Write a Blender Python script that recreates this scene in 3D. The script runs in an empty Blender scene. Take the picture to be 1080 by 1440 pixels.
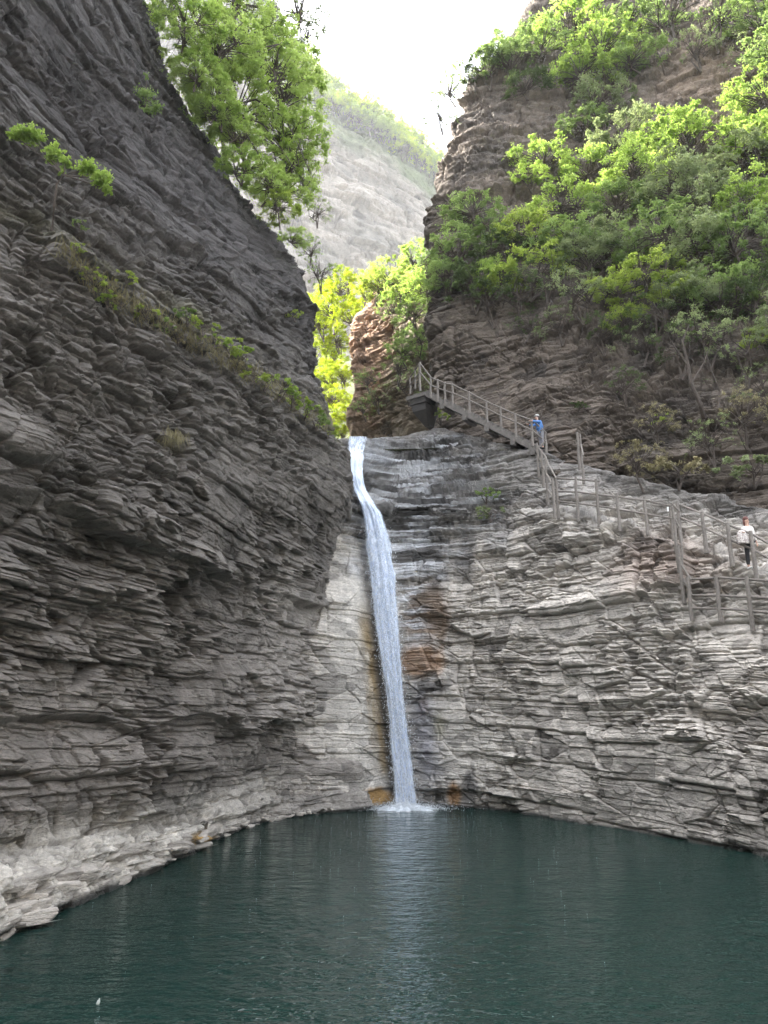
import bpy, math, random
import numpy as np
from mathutils import Vector, Matrix
random.seed(7); rng = np.random.default_rng(7)
C = bpy.context.scene.collection
PI = math.pi
# ------------------------------------------------------------------ camera geometry (photo pixels 1080x1440)
F = 1040.0; PITCH = math.radians(15.0); H = 4.0
cp, sp = math.cos(PITCH), math.sin(PITCH)
def P(px, py, Y):
    """world point on the sight line through a photo pixel at forward distance Y"""
    px = np.asarray(px, float); py = np.asarray(py, float); Y = np.asarray(Y, float)
    t = np.tan(PITCH + np.arctan((720.0-py)/F))
    d = Y*(cp + t*sp)
    return np.stack(np.broadcast_arrays((px-540.0)/F*d, Y, H + t*Y), -1)
def V(px, py, Y): return Vector(P(px, py, Y).tolist())
def proj(p):
    X, Y, Z = p[..., 0], p[..., 1], p[..., 2]-H
    d = np.maximum(Y*cp + Z*sp, 1e-3)
    return 540+F*X/d, 720-F*(-Y*sp+Z*cp)/d, d
def Ywater(py): return H/np.tan(np.arctan((np.asarray(py, float)-720)/F)-PITCH)

# ------------------------------------------------------------------ noise
def hsh(ix, iy, iz, seed):
    with np.errstate(over='ignore'):
        n = (ix.astype(np.int64)*374761393 + iy.astype(np.int64)*668265263 + iz.astype(np.int64)*1274126177 + seed*971) & 0xffffffff
        n = (n ^ (n >> 13))*1274126177 & 0xffffffff
        n = (n ^ (n >> 16))*668265263 & 0xffffffff
        n = n ^ (n >> 15)
    return (n & 0xffffff).astype(np.float32)/np.float32(0xffffff)
def vn(x, y, z, seed=0):
    ix, iy, iz = np.floor(x), np.floor(y), np.floor(z)
    fx, fy, fz = x-ix, y-iy, z-iz
    ix = ix.astype(np.int64); iy = iy.astype(np.int64); iz = iz.astype(np.int64)
    fx = fx*fx*(3-2*fx); fy = fy*fy*(3-2*fy); fz = fz*fz*(3-2*fz)
    r = 0
    for a in (0, 1):
        wx = fx if a else 1-fx
        for b in (0, 1):
            wy = fy if b else 1-fy
            for c in (0, 1):
                wz = fz if c else 1-fz
                r = r + wx*wy*wz*hsh(ix+a, iy+b, iz+c, seed)
    return r*2-1
def fbm(x, y, z, o=3, seed=0):
    r = 0; a = 1.0; s = 0
    for k in range(o):
        r = r + a*vn(x*2**k, y*2**k, z*2**k, seed+k*17); s += a; a *= .5
    return r/s
def worley(x, y, z, seed=0):
    """nearest jittered cell: distance gap to the second, cell hashes, local vector"""
    ix, iy, iz = np.floor(x).astype(np.int64), np.floor(y).astype(np.int64), np.floor(z).astype(np.int64)
    f1 = np.full(x.shape, 9.0, np.float32); f2 = f1.copy()
    ci = [ix.copy(), iy.copy(), iz.copy()]
    v = [np.zeros(x.shape, np.float32) for _ in range(3)]
    for a in (-1, 0, 1):
        for b in (-1, 0, 1):
            for c in (-1, 0, 1):
                jx, jy, jz = ix+a, iy+b, iz+c
                dx = x-(jx+hsh(jx, jy, jz, seed)); dy = y-(jy+hsh(jx, jy, jz, seed+1)); dz = z-(jz+hsh(jx, jy, jz, seed+2))
                d = np.sqrt(dx*dx+dy*dy+dz*dz)
                m = d < f1
                f2 = np.where(m, f1, np.minimum(f2, d)); f1 = np.where(m, d, f1)
                for q, (j, dd) in enumerate(((jx, dx), (jy, dy), (jz, dz))):
                    ci[q] = np.where(m, j, ci[q]); v[q] = np.where(m, dd, v[q])
    return f1, f2, ci, v
def sstep(a, b, x):
    t = np.clip((x-a)/(b-a), 0, 1); return t*t*(3-2*t)
def layers(b, s, thick, blen, seed):
    """bedding: irregular courses cut into blocks. returns layer offset, block offset, edge factor, ids"""
    w = b/thick; i = np.floor(w)
    lo = i + .35*hsh(i, i*0, i*0, seed)
    hi = i+1 + .35*hsh(i+1, i*0, i*0, seed)
    k = w < lo
    i2 = np.where(k, i-1, i)
    lo2 = i2 + .35*hsh(i2, i*0, i*0, seed); hi2 = i2+1 + .35*hsh(i2+1, i*0, i*0, seed)
    t = (w-lo2)/(hi2-lo2)
    L = blen*(.5+1.2*hsh(i2, i*0+5, i*0, seed))
    q = s/L + 7.3*hsh(i2, i*0+9, i*0, seed)
    j = np.floor(q); u = q-j
    cut = hsh(i2, j, i*0+3, seed)
    lay = vn(s/(blen*3.0), i2*3.71, i2*0+.5, seed+5)
    blk = hsh(i2, j, i*0+1, seed)*2-1
    e = np.abs(2*t-1)**20
    eu = np.abs(2*u-1)**40*(cut > .45)
    return lay, blk, e, eu, t, i2, j
# ------------------------------------------------------------------ mesh helpers
def tag(o, label=None, cat=None, group=None, kind=None):
    if label: o['label'] = label
    if cat: o['category'] = cat
    if group: o['group'] = group
    if kind: o['kind'] = kind
    return o
def mesh_np(name, co, faces, mat, parent=None, smooth=False, attrs=None):
    """co Nx3, faces MxK (all same K)"""
    me = bpy.data.meshes.new(name)
    co = np.ascontiguousarray(co, np.float32); faces = np.ascontiguousarray(faces, np.int32)
    k = faces.shape[1]
    me.vertices.add(len(co)); me.vertices.foreach_set('co', co.ravel())
    me.loops.add(faces.size); me.loops.foreach_set('vertex_index', faces.ravel())
    me.polygons.add(len(faces)); me.polygons.foreach_set('loop_start', np.arange(0, faces.size, k, dtype=np.int32))
    me.polygons.foreach_set('loop_total', np.full(len(faces), k, np.int32))
    if smooth: me.polygons.foreach_set('use_smooth', np.ones(len(faces), bool))
    for an, (typ, arr) in (attrs or {}).items():
        a = me.attributes.new(an, typ, 'POINT')
        a.data.foreach_set('color' if typ == 'FLOAT_COLOR' else 'value', np.ascontiguousarray(arr, np.float32).ravel())
    me.update(calc_edges=True)
    if mat: me.materials.append(mat)
    o = bpy.data.objects.new(name, me); C.objects.link(o)
    if parent: o.parent = parent
    return o
def grid_faces(nu, nv, flip=False, wrap=False):
    i = np.arange(nv-1)[:, None]*nu; m = nu if wrap else nu-1
    j = np.arange(m)[None, :]; j2 = (j+1) % nu
    a = i+j; b = i+j2; c = i+nu+j2; d = i+nu+j
    q = np.stack([a, b, c, d], -1).reshape(-1, 4)
    return q[:, ::-1] if flip else q
def empty(name, loc, rz=0):
    o = bpy.data.objects.new(name, None); C.objects.link(o)
    o.location = loc; o.rotation_euler = (0, 0, rz); o.empty_display_size = .2
    return o
class MB:
    def __init__(s): s.v = []; s.f = []
    def add(s, v, f):
        n = len(s.v); s.v += [tuple(p) for p in v]; s.f += [tuple(i+n for i in q) for q in f]
    def tube(s, pts, rad, n=8, wob=0, cap=True):
        pts = [Vector(p) for p in pts]; rad = rad if hasattr(rad, '__len__') else [rad]*len(pts)
        vs = []; fs = []
        for k, p in enumerate(pts):
            d = (pts[min(k+1, len(pts)-1)]-pts[max(k-1, 0)]).normalized()
            a = d.cross(Vector((0, 0, 1)) if abs(d.z) < .9 else Vector((1, 0, 0))).normalized(); b = d.cross(a)
            for q in range(n):
                r = rad[k]*(1+wob*(random.random()-.5))
                vs.append(p+(a*math.cos(2*PI*q/n)+b*math.sin(2*PI*q/n))*r)
        for k in range(len(pts)-1):
            for q in range(n): fs.append((k*n+q, k*n+(q+1) % n, (k+1)*n+(q+1) % n, (k+1)*n+q))
        if cap: fs += [tuple(range(n))[::-1], tuple(range((len(pts)-1)*n, len(pts)*n))]
        s.add(vs, fs)
    def box(s, c, sz, R=None):
        vs = [Vector(((i & 1)-.5, ((i >> 1) & 1)-.5, ((i >> 2) & 1)-.5)) for i in range(8)]
        vs = [Vector((p.x*sz[0], p.y*sz[1], p.z*sz[2])) for p in vs]
        if R is not None: vs = [R @ p for p in vs]
        s.add([p+Vector(c) for p in vs], [(0, 2, 3, 1), (4, 5, 7, 6), (0, 1, 5, 4), (2, 6, 7, 3), (0, 4, 6, 2), (1, 3, 7, 5)])
    def ball(s, c, r, n=10, m=7):
        r = r if hasattr(r, '__len__') else (r, r, r); c = Vector(c)
        vs = [c+Vector((0, 0, -r[2]))]; fs = []
        for i in range(1, m):
            a = PI*i/m
            for j in range(n): vs.append(c+Vector((r[0]*math.sin(a)*math.cos(2*PI*j/n), r[1]*math.sin(a)*math.sin(2*PI*j/n), -r[2]*math.cos(a))))
        vs.append(c+Vector((0, 0, r[2])))
        for j in range(n):
            fs.append((0, 1+(j+1) % n, 1+j)); fs.append((len(vs)-1, len(vs)-1-n+j, len(vs)-1-n+(j+1) % n))
            for i in range(m-2): fs.append((1+i*n+j, 1+i*n+(j+1) % n, 1+(i+1)*n+(j+1) % n, 1+(i+1)*n+j))
        s.add(vs, fs)
    def build(s, name, mat, parent=None, smooth=False, origin=None):
        me = bpy.data.meshes.new(name)
        off = Vector(origin) if origin is not None else Vector((0, 0, 0))
        me.from_pydata([tuple(Vector(p)-off) for p in s.v], [], s.f); me.update()
        if smooth: me.polygons.foreach_set('use_smooth', [True]*len(me.polygons))
        me.materials.append(mat)
        o = bpy.data.objects.new(name, me); C.objects.link(o)
        if parent: o.parent = parent
        elif origin is not None: o.location = off
        return o
# ------------------------------------------------------------------ materials
def newmat(name):
    m = bpy.data.materials.new(name); m.use_nodes = True
    nt = m.node_tree; nt.nodes.clear()
    out = nt.nodes.new('ShaderNodeOutputMaterial')
    return m, nt, out
def N(nt, t, **kw):
    n = nt.nodes.new(t)
    for k, v in kw.items():
        if k in n.inputs: n.inputs[k].default_value = v
        else: setattr(n, k, v)
    return n
def noise_node(nt, vec, scale, detail=4, rough=.6, sc=(1, 1, 1)):
    mp = N(nt, 'ShaderNodeMapping'); mp.inputs['Scale'].default_value = sc
    nt.links.new(vec, mp.inputs['Vector'])
    n = N(nt, 'ShaderNodeTexNoise', Scale=scale, Detail=detail, Roughness=rough)
    nt.links.new(mp.outputs['Vector'], n.inputs['Vector'])
    return n.outputs['Fac']
def ramp(nt, fac, stops):
    r = N(nt, 'ShaderNodeValToRGB'); e = r.color_ramp.elements
    while len(e) < len(stops): e.new(.5)
    for k, (p, c) in enumerate(stops):
        e[k].position = p; e[k].color = (c, c, c, 1) if not hasattr(c, '__len__') else (*c, 1)
    nt.links.new(fac, r.inputs['Fac']); return r.outputs['Color']
def mathn(nt, op, a, b=None):
    n = N(nt, 'ShaderNodeMath', operation=op)
    for k, x in enumerate((a, b)):
        if x is None: continue
        if isinstance(x, (int, float)): n.inputs[k].default_value = x
        else: nt.links.new(x, n.inputs[k])
    return n.outputs[0]
def mixc(nt, fac, a, b, mode='MIX'):
    n = N(nt, 'ShaderNodeMix', data_type='RGBA', blend_type=mode)
    for sock, x in ((n.inputs['Factor'], fac), (n.inputs[6], a), (n.inputs[7], b)):
        if isinstance(x, (int, float)): sock.default_value = x
        elif isinstance(x, tuple): sock.default_value = (*x, 1)
        else: nt.links.new(x, sock)
    return n.outputs[2]
def rock_material(name, bump=1.0, fine=1.0):
    m, nt, out = newmat(name)
    g = N(nt, 'ShaderNodeNewGeometry').outputs['Position']
    at = N(nt, 'ShaderNodeAttribute', attribute_name='Col')
    n1 = noise_node(nt, g, 1.1*fine, 6, .7, (1, 1, 2.2))
    n2 = noise_node(nt, g, 9*fine, 6, .75, (1, 1, 3))
    n3 = noise_node(nt, g, 3.2*fine, 5, .7, (1, 1, .45))
    f1 = ramp(nt, n1, [(.25, .68), (.75, 1.32)]); f2 = ramp(nt, n2, [(.3, .7), (.7, 1.28)]); f3 = ramp(nt, n3, [(.3, .84), (.65, 1.12)])
    c = mixc(nt, 1.0, at.outputs['Color'], f1, 'MULTIPLY'); c = mixc(nt, 1.0, c, f2, 'MULTIPLY'); c = mixc(nt, 1.0, c, f3, 'MULTIPLY')
    b = N(nt, 'ShaderNodeBsdfPrincipled')
    nt.links.new(c, b.inputs['Base Color'])
    wet = at.outputs['Alpha']
    r = mathn(nt, 'SUBTRACT', .9, mathn(nt, 'MULTIPLY', wet, .68)); nt.links.new(r, b.inputs['Roughness'])
    b.inputs['Specular IOR Level'].default_value = .35
    bb = noise_node(nt, g, 14*fine, 8, .7, (1, 1, 3.2)); bb2 = noise_node(nt, g, 4.0*fine, 6, .7, (1, 1, 2.6))
    hh = mathn(nt, 'ADD', mathn(nt, 'MULTIPLY', bb, .35), bb2)
    bp = N(nt, 'ShaderNodeBump', Strength=.9*bump, Distance=.09/fine)
    nt.links.new(hh, bp.inputs['Height']); nt.links.new(bp.outputs[0], b.inputs['Normal'])
    nt.links.new(b.outputs[0], out.inputs[0]); return m
def leaf_material(name, c0, c1, trans=.5):
    m, nt, out = newmat(name)
    at = N(nt, 'ShaderNodeAttribute', attribute_name='tone')
    oi = N(nt, 'ShaderNodeObjectInfo')
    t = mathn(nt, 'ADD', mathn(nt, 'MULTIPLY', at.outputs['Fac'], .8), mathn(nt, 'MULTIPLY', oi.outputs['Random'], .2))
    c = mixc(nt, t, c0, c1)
    d = N(nt, 'ShaderNodeBsdfPrincipled', Roughness=.6); d.inputs['Specular IOR Level'].default_value = .25
    tr = N(nt, 'ShaderNodeBsdfTranslucent'); mx = N(nt, 'ShaderNodeMixShader', Fac=trans)
    nt.links.new(c, d.inputs['Base Color']); nt.links.new(mixc(nt, 1.0, c, (1.15, 1.1, .8), 'MULTIPLY'), tr.inputs['Color'])
    nt.links.new(d.outputs[0], mx.inputs[1]); nt.links.new(tr.outputs[0], mx.inputs[2]); nt.links.new(mx.outputs[0], out.inputs[0])
    return m
def plain(name, c, rough=.8, var=.25, scale=12, bump=.3, dist=.01):
    m, nt, out = newmat(name)
    g = N(nt, 'ShaderNodeTexCoord').outputs['Object']
    f = ramp(nt, noise_node(nt, g, scale, 5, .65), [(.3, 1-var), (.7, 1+var)])
    b = N(nt, 'ShaderNodeBsdfPrincipled', Roughness=rough)
    nt.links.new(mixc(nt, 1.0, c, f, 'MULTIPLY'), b.inputs['Base Color'])
    bp = N(nt, 'ShaderNodeBump', Strength=bump, Distance=dist)
    nt.links.new(noise_node(nt, g, scale*3, 4), bp.inputs['Height']); nt.links.new(bp.outputs[0], b.inputs['Normal'])
    nt.links.new(b.outputs[0], out.inputs[0]); return m
# ------------------------------------------------------------------ cliffs
def cat_rom(ctrl, u):
    """Catmull-Rom through ctrl (n, m, 3) along axis 0 at parameters u in [0, n-1]; tension softened"""
    n = ctrl.shape[0]; i = np.clip(np.floor(u).astype(int), 0, n-2); t = (u-i)[:, None, None]
    g = lambda k: ctrl[np.clip(k, 0, n-1)]
    p0, p1, p2, p3 = g(i-1), g(i), g(i+1), g(i+2)
    m1 = (p2-p0)*.38; m2 = (p3-p1)*.38
    return (2*t**3-3*t**2+1)*p1 + (t**3-2*t**2+t)*m1 + (-2*t**3+3*t**2)*p2 + (t**3-t**2)*m2
def dense(ctrl, nu, nv, wu=None, wv=None):
    """ctrl rows x cols x 3 -> nv x nu x 3; wu / wv are relative sample counts per control span"""
    def params(n, cnt, w):
        w = np.ones(n-1) if w is None else np.asarray(w, float)
        cs = np.concatenate([[0], np.cumsum(w)])/w.sum()
        return np.interp(np.linspace(0, 1, cnt), cs, np.arange(n))
    a = cat_rom(ctrl, params(ctrl.shape[0], nv, wv))
    b = cat_rom(a.transpose(1, 0, 2), params(ctrl.shape[1], nu, wu))
    return b.transpose(1, 0, 2)
def normals(g):
    n = np.cross(np.gradient(g, axis=1), np.gradient(g, axis=0))
    n /= np.linalg.norm(n, axis=-1, keepdims=True)+1e-9
    return n
DW, DH, DO = 480, 520, 400
depth = np.full((DH, DW), 1e9)
def raster(g, depth=depth):
    px, py, d = proj(g); ix = ((px+DO)/4).astype(int); iy = ((py+DO)/4).astype(int)
    ok = (ix >= 0) & (ix < DW) & (iy >= 0) & (iy < DH) & (g[..., 1] > 2)
    np.minimum.at(depth, (iy[ok], ix[ok]), g[..., 1][ok])
def dm(px, py, r=1, depth=depth):
    ix, iy = int((px+DO)/4), int((py+DO)/4)
    w = depth[max(iy-r, 0):iy+r+1, max(ix-r, 0):ix+r+1]; w = w[w < 1e8]
    return float(np.median(w)) if len(w) else 40.0
def rock_disp(g, sdir, amp=1.0, seed=0, fract=1.0, bed=1.0, big=1.0, scale=1.0, ledge=0.0):
    X, Y, Z = (g[..., k].astype(np.float64)/scale for k in range(3))
    s = X*sdir[0]+Y*sdir[1]
    b = Z + .14*fbm(X/5, Y/5, Z/5, 2, seed+1) + .03*s + .03*fbm(X/.9, Y/.9, Z/.9, 2, seed+2)
    ss = s + .25*fbm(X*1.1, Y*1.1, Z*1.1, 2, seed+3)
    d = big*(.75*fbm(X/7, Y/7, Z/4, 3, seed+4)+.25*fbm(X/2, Y/2, Z/1.2, 3, seed+40)); tint = 0
    zz0 = X*0
    for wj, aj, sj in ((5.3, .42, 81), (1.9, .20, 82)):          # joints that break and shift the courses
        q = (ss+.35*Z*np.sin(Z*.21+sj)+.3*fbm(X/1.3, Y/1.3, Z/1.3, 2, seed+sj))/wj; jb = np.floor(q)
        zb_ = np.floor(Z/(wj*.75)+hsh(jb, jb*0, jb*0, seed+sj)*3)
        b = b + aj*(hsh(jb, zb_*0, zb_*0, seed+sj+1)-.5); d = d + .35*aj*(hsh(jb, zb_, zb_*0, seed+sj+2)-.5)*2 - .12*aj*np.exp(-(np.minimum(q-jb, 1-q+jb)*wj/.05)**2)
    rag = sstep(-.2, .3, fbm(X/3, Y/3, Z/2.0, 3, seed+6))       # where the rock is strongly broken
    for th, bl, am, sd in ((1.3, 4.2, .36, 11), (.47, 1.9, .22, 12), (.15, .8, .14, 13), (.07, .6, .06, 14)):
        lay, blk, e, eu, t, i2, j = layers(b, ss, th, bl, seed+sd)
        loc = 1.0 if th > 1 else (.55+.6*rag if th > .3 else .22+.95*rag)
        d = d + bed*am*loc*(.45*lay + .55*blk - (.8 if th > .1 else .4)*e - .8*eu + (.15+.5*blk+(ledge if th > .1 else 0))*(.5-t))
        tint = tint + (.5*lay+.5*blk)*{1.3: .3, .47: .35, .15: .45, .07: .3}[th]
    for sc, am, sd in ((1.5, .38, 31), (.5, .17, 32)):
        f1, f2, ci, v = worley(X/sc, Y/sc, Z/(sc*.62), seed+sd)
        h = [hsh(ci[0], ci[1], ci[2], seed+sd+q)*2-1 for q in (5, 6, 7, 8)]
        d = d + fract*am*(.35+.9*rag)*(.5*h[0] + .75*(h[1]*v[0]+h[2]*v[1]+h[3]*v[2]) - .4*np.exp(-((f2-f1)/.04)**2))
        tint = tint + .3*h[0] - 1.0*(h[0] < -.6)*(h[2] < .3)
    d = d + .03*fbm(X*4, Y*4, Z*8, 2, seed+50)
    return d*amp*scale, tint, rag
def col4(base, wet): return np.concatenate([base, wet[..., None]], -1)
def lerp(a, b, t): return a*(1-t[..., None])+np.asarray(b)*t[..., None]
def blob(px, py, cx, cy, rx, ry, soft=.6, wob=None):
    r = np.sqrt(((px-cx)/rx)**2+((py-cy)/ry)**2)
    if wob is not None: r = r + wob
    return 1-sstep(1-soft, 1+soft*.3, r)
def finish(name, g, mat, col, wet, label, cat, flip=False, rast=True):
    nv, nu, _ = g.shape
    if rast: raster(g)
    o = mesh_np(name, g.reshape(-1, 3), grid_faces(nu, nv, flip), mat, attrs={'Col': ('FLOAT_COLOR', col4(np.clip(col, .005, .8), wet).reshape(-1, 4))})
    tag(o, label, cat, kind='structure'); return o
ROCK = rock_material('rock_face'); ROCKFAR = rock_material('far_rock_face', .7, .12)

# ---- left cliff: a wall running 22 degrees off the view, with a grassy terrace and a shelf along the water
rows = [(-900, 60, 19, 27), (-350, 150, 17, 25), (-60, 212, 16.5, 26.5), (100, 268, 16.2, 28.5), (200, 318, 16.1, 29.5), (300, 396, 16, 30.4), (360, 446, 15.9, 31), (450, 472, 15.8, 31.6),  # top row rises out of view, added to shade the gorge
        (560, 484, 15.7, 32), (620, 488, 15.6, 32.4), (690, 494, 15.5, 32.6), (735, 478, 15.5, 33.1), (800, 470, 15.9, 34.6), (900, 480, 16.4, 36.5), (1000, 490, 16.9, 37.2)]
fr = [-.82, -.32, 0, .16, .32, .48, .64, .78, .9, 1.0]
ctrl = []
for py, gpx, yc, yg in rows:
    r = []
    for f in fr:
        px = f*gpx if f >= 0 else f*500
        iy = 1/yc + (1/yg-1/yc)*(px/gpx if gpx else 0)
        if f < 0: iy = 1/yc - f*500*6.9e-5
        y = 1/iy + (.5 if f == 1 else 0)
        r.append(P(px, py, y))
    r.append(P(gpx-18, py, yg+3.5)); r.append(P(gpx-52, py, yg+10)); r.append(P(gpx-130, py, yg+32))  # unseen back ridge, drawn out to shade the lip and orange buttress
    ctrl.append(r)
shore = [(-410, 1560), (-160, 1405), (0, 1322), (75, 1287), (150, 1254), (225, 1221), (300, 1188), (365, 1160), (430, 1147), (520, 1139)]
base = [P(px, py, Ywater(py)) for px, py in shore]
def baserow(back, z):
    r = []
    for k, p in enumerate(base):
        w = back*(1, 1, 1, .92, .75, .55, .4, .3, .3, .3)[k]
        q = p + np.array([-.75*w, .55*w, 0]); q[2] = z if not callable(z) else z(k); r.append(q)
    q = r[-1]; r += [q+np.array([-1, 3, 0]), q+np.array([-4, 9, 0]), q+np.array([-12, 16, 0])]
    return r
ctrl.append(baserow(1.75, 2.0)); ctrl.append(baserow(1.65, lambda k: 1.2 if k < 5 else 1.0)); ctrl.append(baserow(.42, lambda k: .92-.02*k)); ctrl.append(baserow(.22, .5)); ctrl.append(baserow(0, 0)); ctrl.append(baserow(-.2, -.6)); ctrl.append(baserow(-.3, -2.5))
ctrl = np.array(ctrl)
wv = [.1, .4, 1.75, 1.15, 1.15, .7, 1.05, 1.25, .7, .8, .55, .8, 1.2, 1.3, 2.1, .9, .8, .5, .5, .4, .15]
wu = [.8, .8, 1, 1, 1, 1, 1, .8, .7, .4, .35, .25]
g = dense(ctrl, 780, 1650, wu, wv); n = normals(g)
if n[600, 300, 0] < 0: n = -n
X, Y, Z = g[..., 0], g[..., 1], g[..., 2]
d, tint, rag = rock_disp(g, (.38, .925), .74, 100, big=1.2, fract=1.0+.5*(1-sstep(5, 12, Z)), bed=.88, ledge=.15+.6*(1-sstep(3, 9, Z)))
fade = np.ones_like(Z)*(.75+.25*sstep(0, 3, Z))
wob = .5*fbm(X/3, Y/3, Z/3, 2, 9); zz = Z+wob
ter = 1.35*(1-sstep(15.4, 16.9, zz)) - 1.0                      # the terrace step
brk = .35+.9*sstep(-.3, .4, fbm(X/2.6, Y/2.6, Z/2, 2, 19)); ter += brk*(.5*sstep(8.4, 8.55, zz)*(1-sstep(9.5, 10.8, zz)) - .3*sstep(6.6, 7.6, zz)*(1-sstep(8.3, 8.45, zz)))
ter += .35*sstep(3.6, 3.7, zz)*(1-sstep(4.6, 6.0, zz))
ter += .45*sstep(.2, .3, hsh(np.floor(zz/1.9), zz*0, zz*0, 5)-.3)*(1-sstep(3, 6, Z)); ter *= sstep(1.0, 2.2, Z)
px0, py0, _ = proj(g)
corner = 1-.6*sstep(430, 480, px0)*sstep(500, 700, py0)
lw = 1-sstep(.95, 1.3, Z); d = d*(1-.4*lw)
for sc_, am_, sd_ in ((1.5, .22, 171), (.6, .14, 172), (.25, .05, 173)):
    kz = np.floor(Z/.36+.4*fbm(X/2, Y/2, Z*0, 2, sd_))
    f1, f2, ci, v_ = worley(X/sc_+kz*.37, Y/sc_+kz*.61, 0*X+.5+kz*7, sd_); h_ = [hsh(ci[0], ci[1], ci[2], sd_+q)*2-1 for q in (5, 6, 7)]
    d = d + lw*am_*(.7*h_[0]+.35*(h_[1]*v_[0]+h_[2]*v_[1])-.7*np.exp(-((f2-f1)/.08)**2))
d = np.where(Z < .1, np.minimum(d, .12), d)
g2 = g + n*((d*fade+ter)*corner)[..., None]
px, py, _ = proj(g2)
w = fbm(X/1.5, Y/1.5, Z/1.5, 3, 77)
base_c = np.ones(g.shape)*np.array([.162, .150, .137])
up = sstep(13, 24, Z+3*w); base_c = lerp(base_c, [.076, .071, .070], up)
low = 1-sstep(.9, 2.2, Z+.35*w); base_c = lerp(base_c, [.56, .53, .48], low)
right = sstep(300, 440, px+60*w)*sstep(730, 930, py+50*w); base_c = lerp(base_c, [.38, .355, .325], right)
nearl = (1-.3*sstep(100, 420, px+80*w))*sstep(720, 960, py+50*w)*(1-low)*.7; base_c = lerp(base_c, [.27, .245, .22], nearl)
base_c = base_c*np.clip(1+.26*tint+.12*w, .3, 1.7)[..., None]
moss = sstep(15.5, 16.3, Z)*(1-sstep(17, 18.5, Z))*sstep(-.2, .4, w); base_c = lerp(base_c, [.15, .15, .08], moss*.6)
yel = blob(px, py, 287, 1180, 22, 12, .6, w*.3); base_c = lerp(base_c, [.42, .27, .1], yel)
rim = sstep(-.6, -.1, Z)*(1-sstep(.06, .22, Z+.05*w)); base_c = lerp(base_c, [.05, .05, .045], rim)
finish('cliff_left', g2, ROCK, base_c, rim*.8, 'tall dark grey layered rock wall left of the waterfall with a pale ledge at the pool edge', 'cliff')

# ---- right lower wall with the chute of the waterfall
cols = [400, 460, 510, 560, 620, 700, 800, 900, 1000, 1080, 1220, 1420]
wl = np.interp(cols, [400, 500, 560, 620, 700, 800, 900, 1000, 1080, 1200, 1400], [1146, 1141, 1134, 1136, 1141, 1157, 1172, 1190, 1207, 1240, 1310])
foot = np.interp(cols, [400, 500, 560, 640, 700, 790, 850, 910, 960, 1065, 1250, 1420], [716, 716, 716, 716, 718, 723, 735, 745, 758, 812, 880, 960])
top = np.interp(cols, [400, 480, 520, 560, 620, 700, 800, 900, 1000, 1080, 1420], [615, 615, 614, 612, 602, 622, 645, 672, 696, 712, 800])
yw = Ywater(wl)
rowsr = []
yw_s = yw.copy()
rowsr.append([np.array(P(c, w_, y))*[1, 1, 0]+np.array([0, -.1, -2.5]) for c, w_, y in zip(cols, wl, yw)])
rowsr.append([P(c, w_, y) for c, w_, y in zip(cols, wl, yw)])
def mk(frac, off): return [P(c, w_+(f_-w_)*frac, y+off) for c, w_, f_, y in zip(cols, wl, foot, yw)]
rowsr += [mk(.1, .1), mk(.3, .2), mk(.5, .5), mk(.68, .95), mk(.85, 1.5), mk(1.0, 2.1)]
led = [0, 0, 0, 0, .1, .4, 1.1, 1.2, 1.3, 1.3, 1.3, 1.3]
rowsr.append([P(c, f_-3, y+2.15+l_) for c, f_, y, l_ in zip(cols, foot, yw, led)])
rowsr.append([P(c, f_+(t_-f_)*.5, y+2.8+l_+(.7 if c < 650 else 0)) for c, f_, t_, y, l_ in zip(cols, foot, top, yw, led)])
rowsr.append([P(c, t_, y+3.6+l_+(1.2 if c < 650 else 0)) for c, t_, y, l_ in zip(cols, top, yw, led)])
rowsr.append([P(c, t_, y+3.6+l_+(1.2 if c < 650 else 0))*[1, 1, 1]+np.array([0, 2.5, .0 if c < 540 else .7]) for c, t_, y, l_ in zip(cols, top, yw, led)])
rowsr.append([P(c, t_, y+3.6+l_+(1.2 if c < 650 else 0))*[1, 1, 1]+np.array([0, 9, -.2 if c < 540 else 2.0]) for c, t_, y, l_ in zip(cols, top, yw, led)])
ctrl = np.array(rowsr)[::-1]
g = dense(ctrl, 760, 950, [.5, .6, .6, .8, 1, 1.2, 1.2, 1.2, 1, .8, .5], [.15, .15, .9, .9, .15, 1, 1.2, 1.4, 1.6, 1.5, .9, .3]); n = normals(g)
if n[500, 300, 1] > 0: n = -n
X, Y, Z = g[..., 0], g[..., 1], g[..., 2]
px0, py0, _ = proj(g)
d, tint, rag = rock_disp(g, (.9, -.42), .60, 300, fract=1.25, bed=.88, big=.8, ledge=.4)
sm = np.maximum(blob(px0, py0, 520, 950, 80, 330, .6), blob(px0, py0, 650, 1060, 90, 90, .7)*.8)                       # smooth worn slabs by the fall
apron = blob(px0, py0, 560, 690, 170, 90, .7)
fx = np.interp(py0, [620, 690, 720, 760, 820, 900, 980, 1060, 1130], [500, 510, 525, 532, 540, 547, 555, 564, 571])
chan = np.exp(-((px0-fx)/34)**2)*sstep(600, 900, py0)
apb = .10*np.sign(np.sin(Z*9+3*fbm(X/3, Y/3, Z/1.0, 3, 71)))*0
la = 0; lipf = np.broadcast_to(sstep(.0, 1.0, (np.arange(g.shape[0])/g.shape[0]-.02)/.03)[:, None]*.6+.4, X.shape)
for th_, am_, sd_ in ((.33, .26, 61), (.13, .16, 62), (.06, .07, 63)):
    lay_, blk_, e_, eu_, t_, i_, j_ = layers(Z+.10*fbm(X/2, Y/2, Z/2, 2, 63)+.04*X, X*.9-Y*.42, th_, 3.5, sd_); la = la+am_*(.7*lay_+.5*blk_+.7*(.5-t_)-.3*e_)
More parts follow.
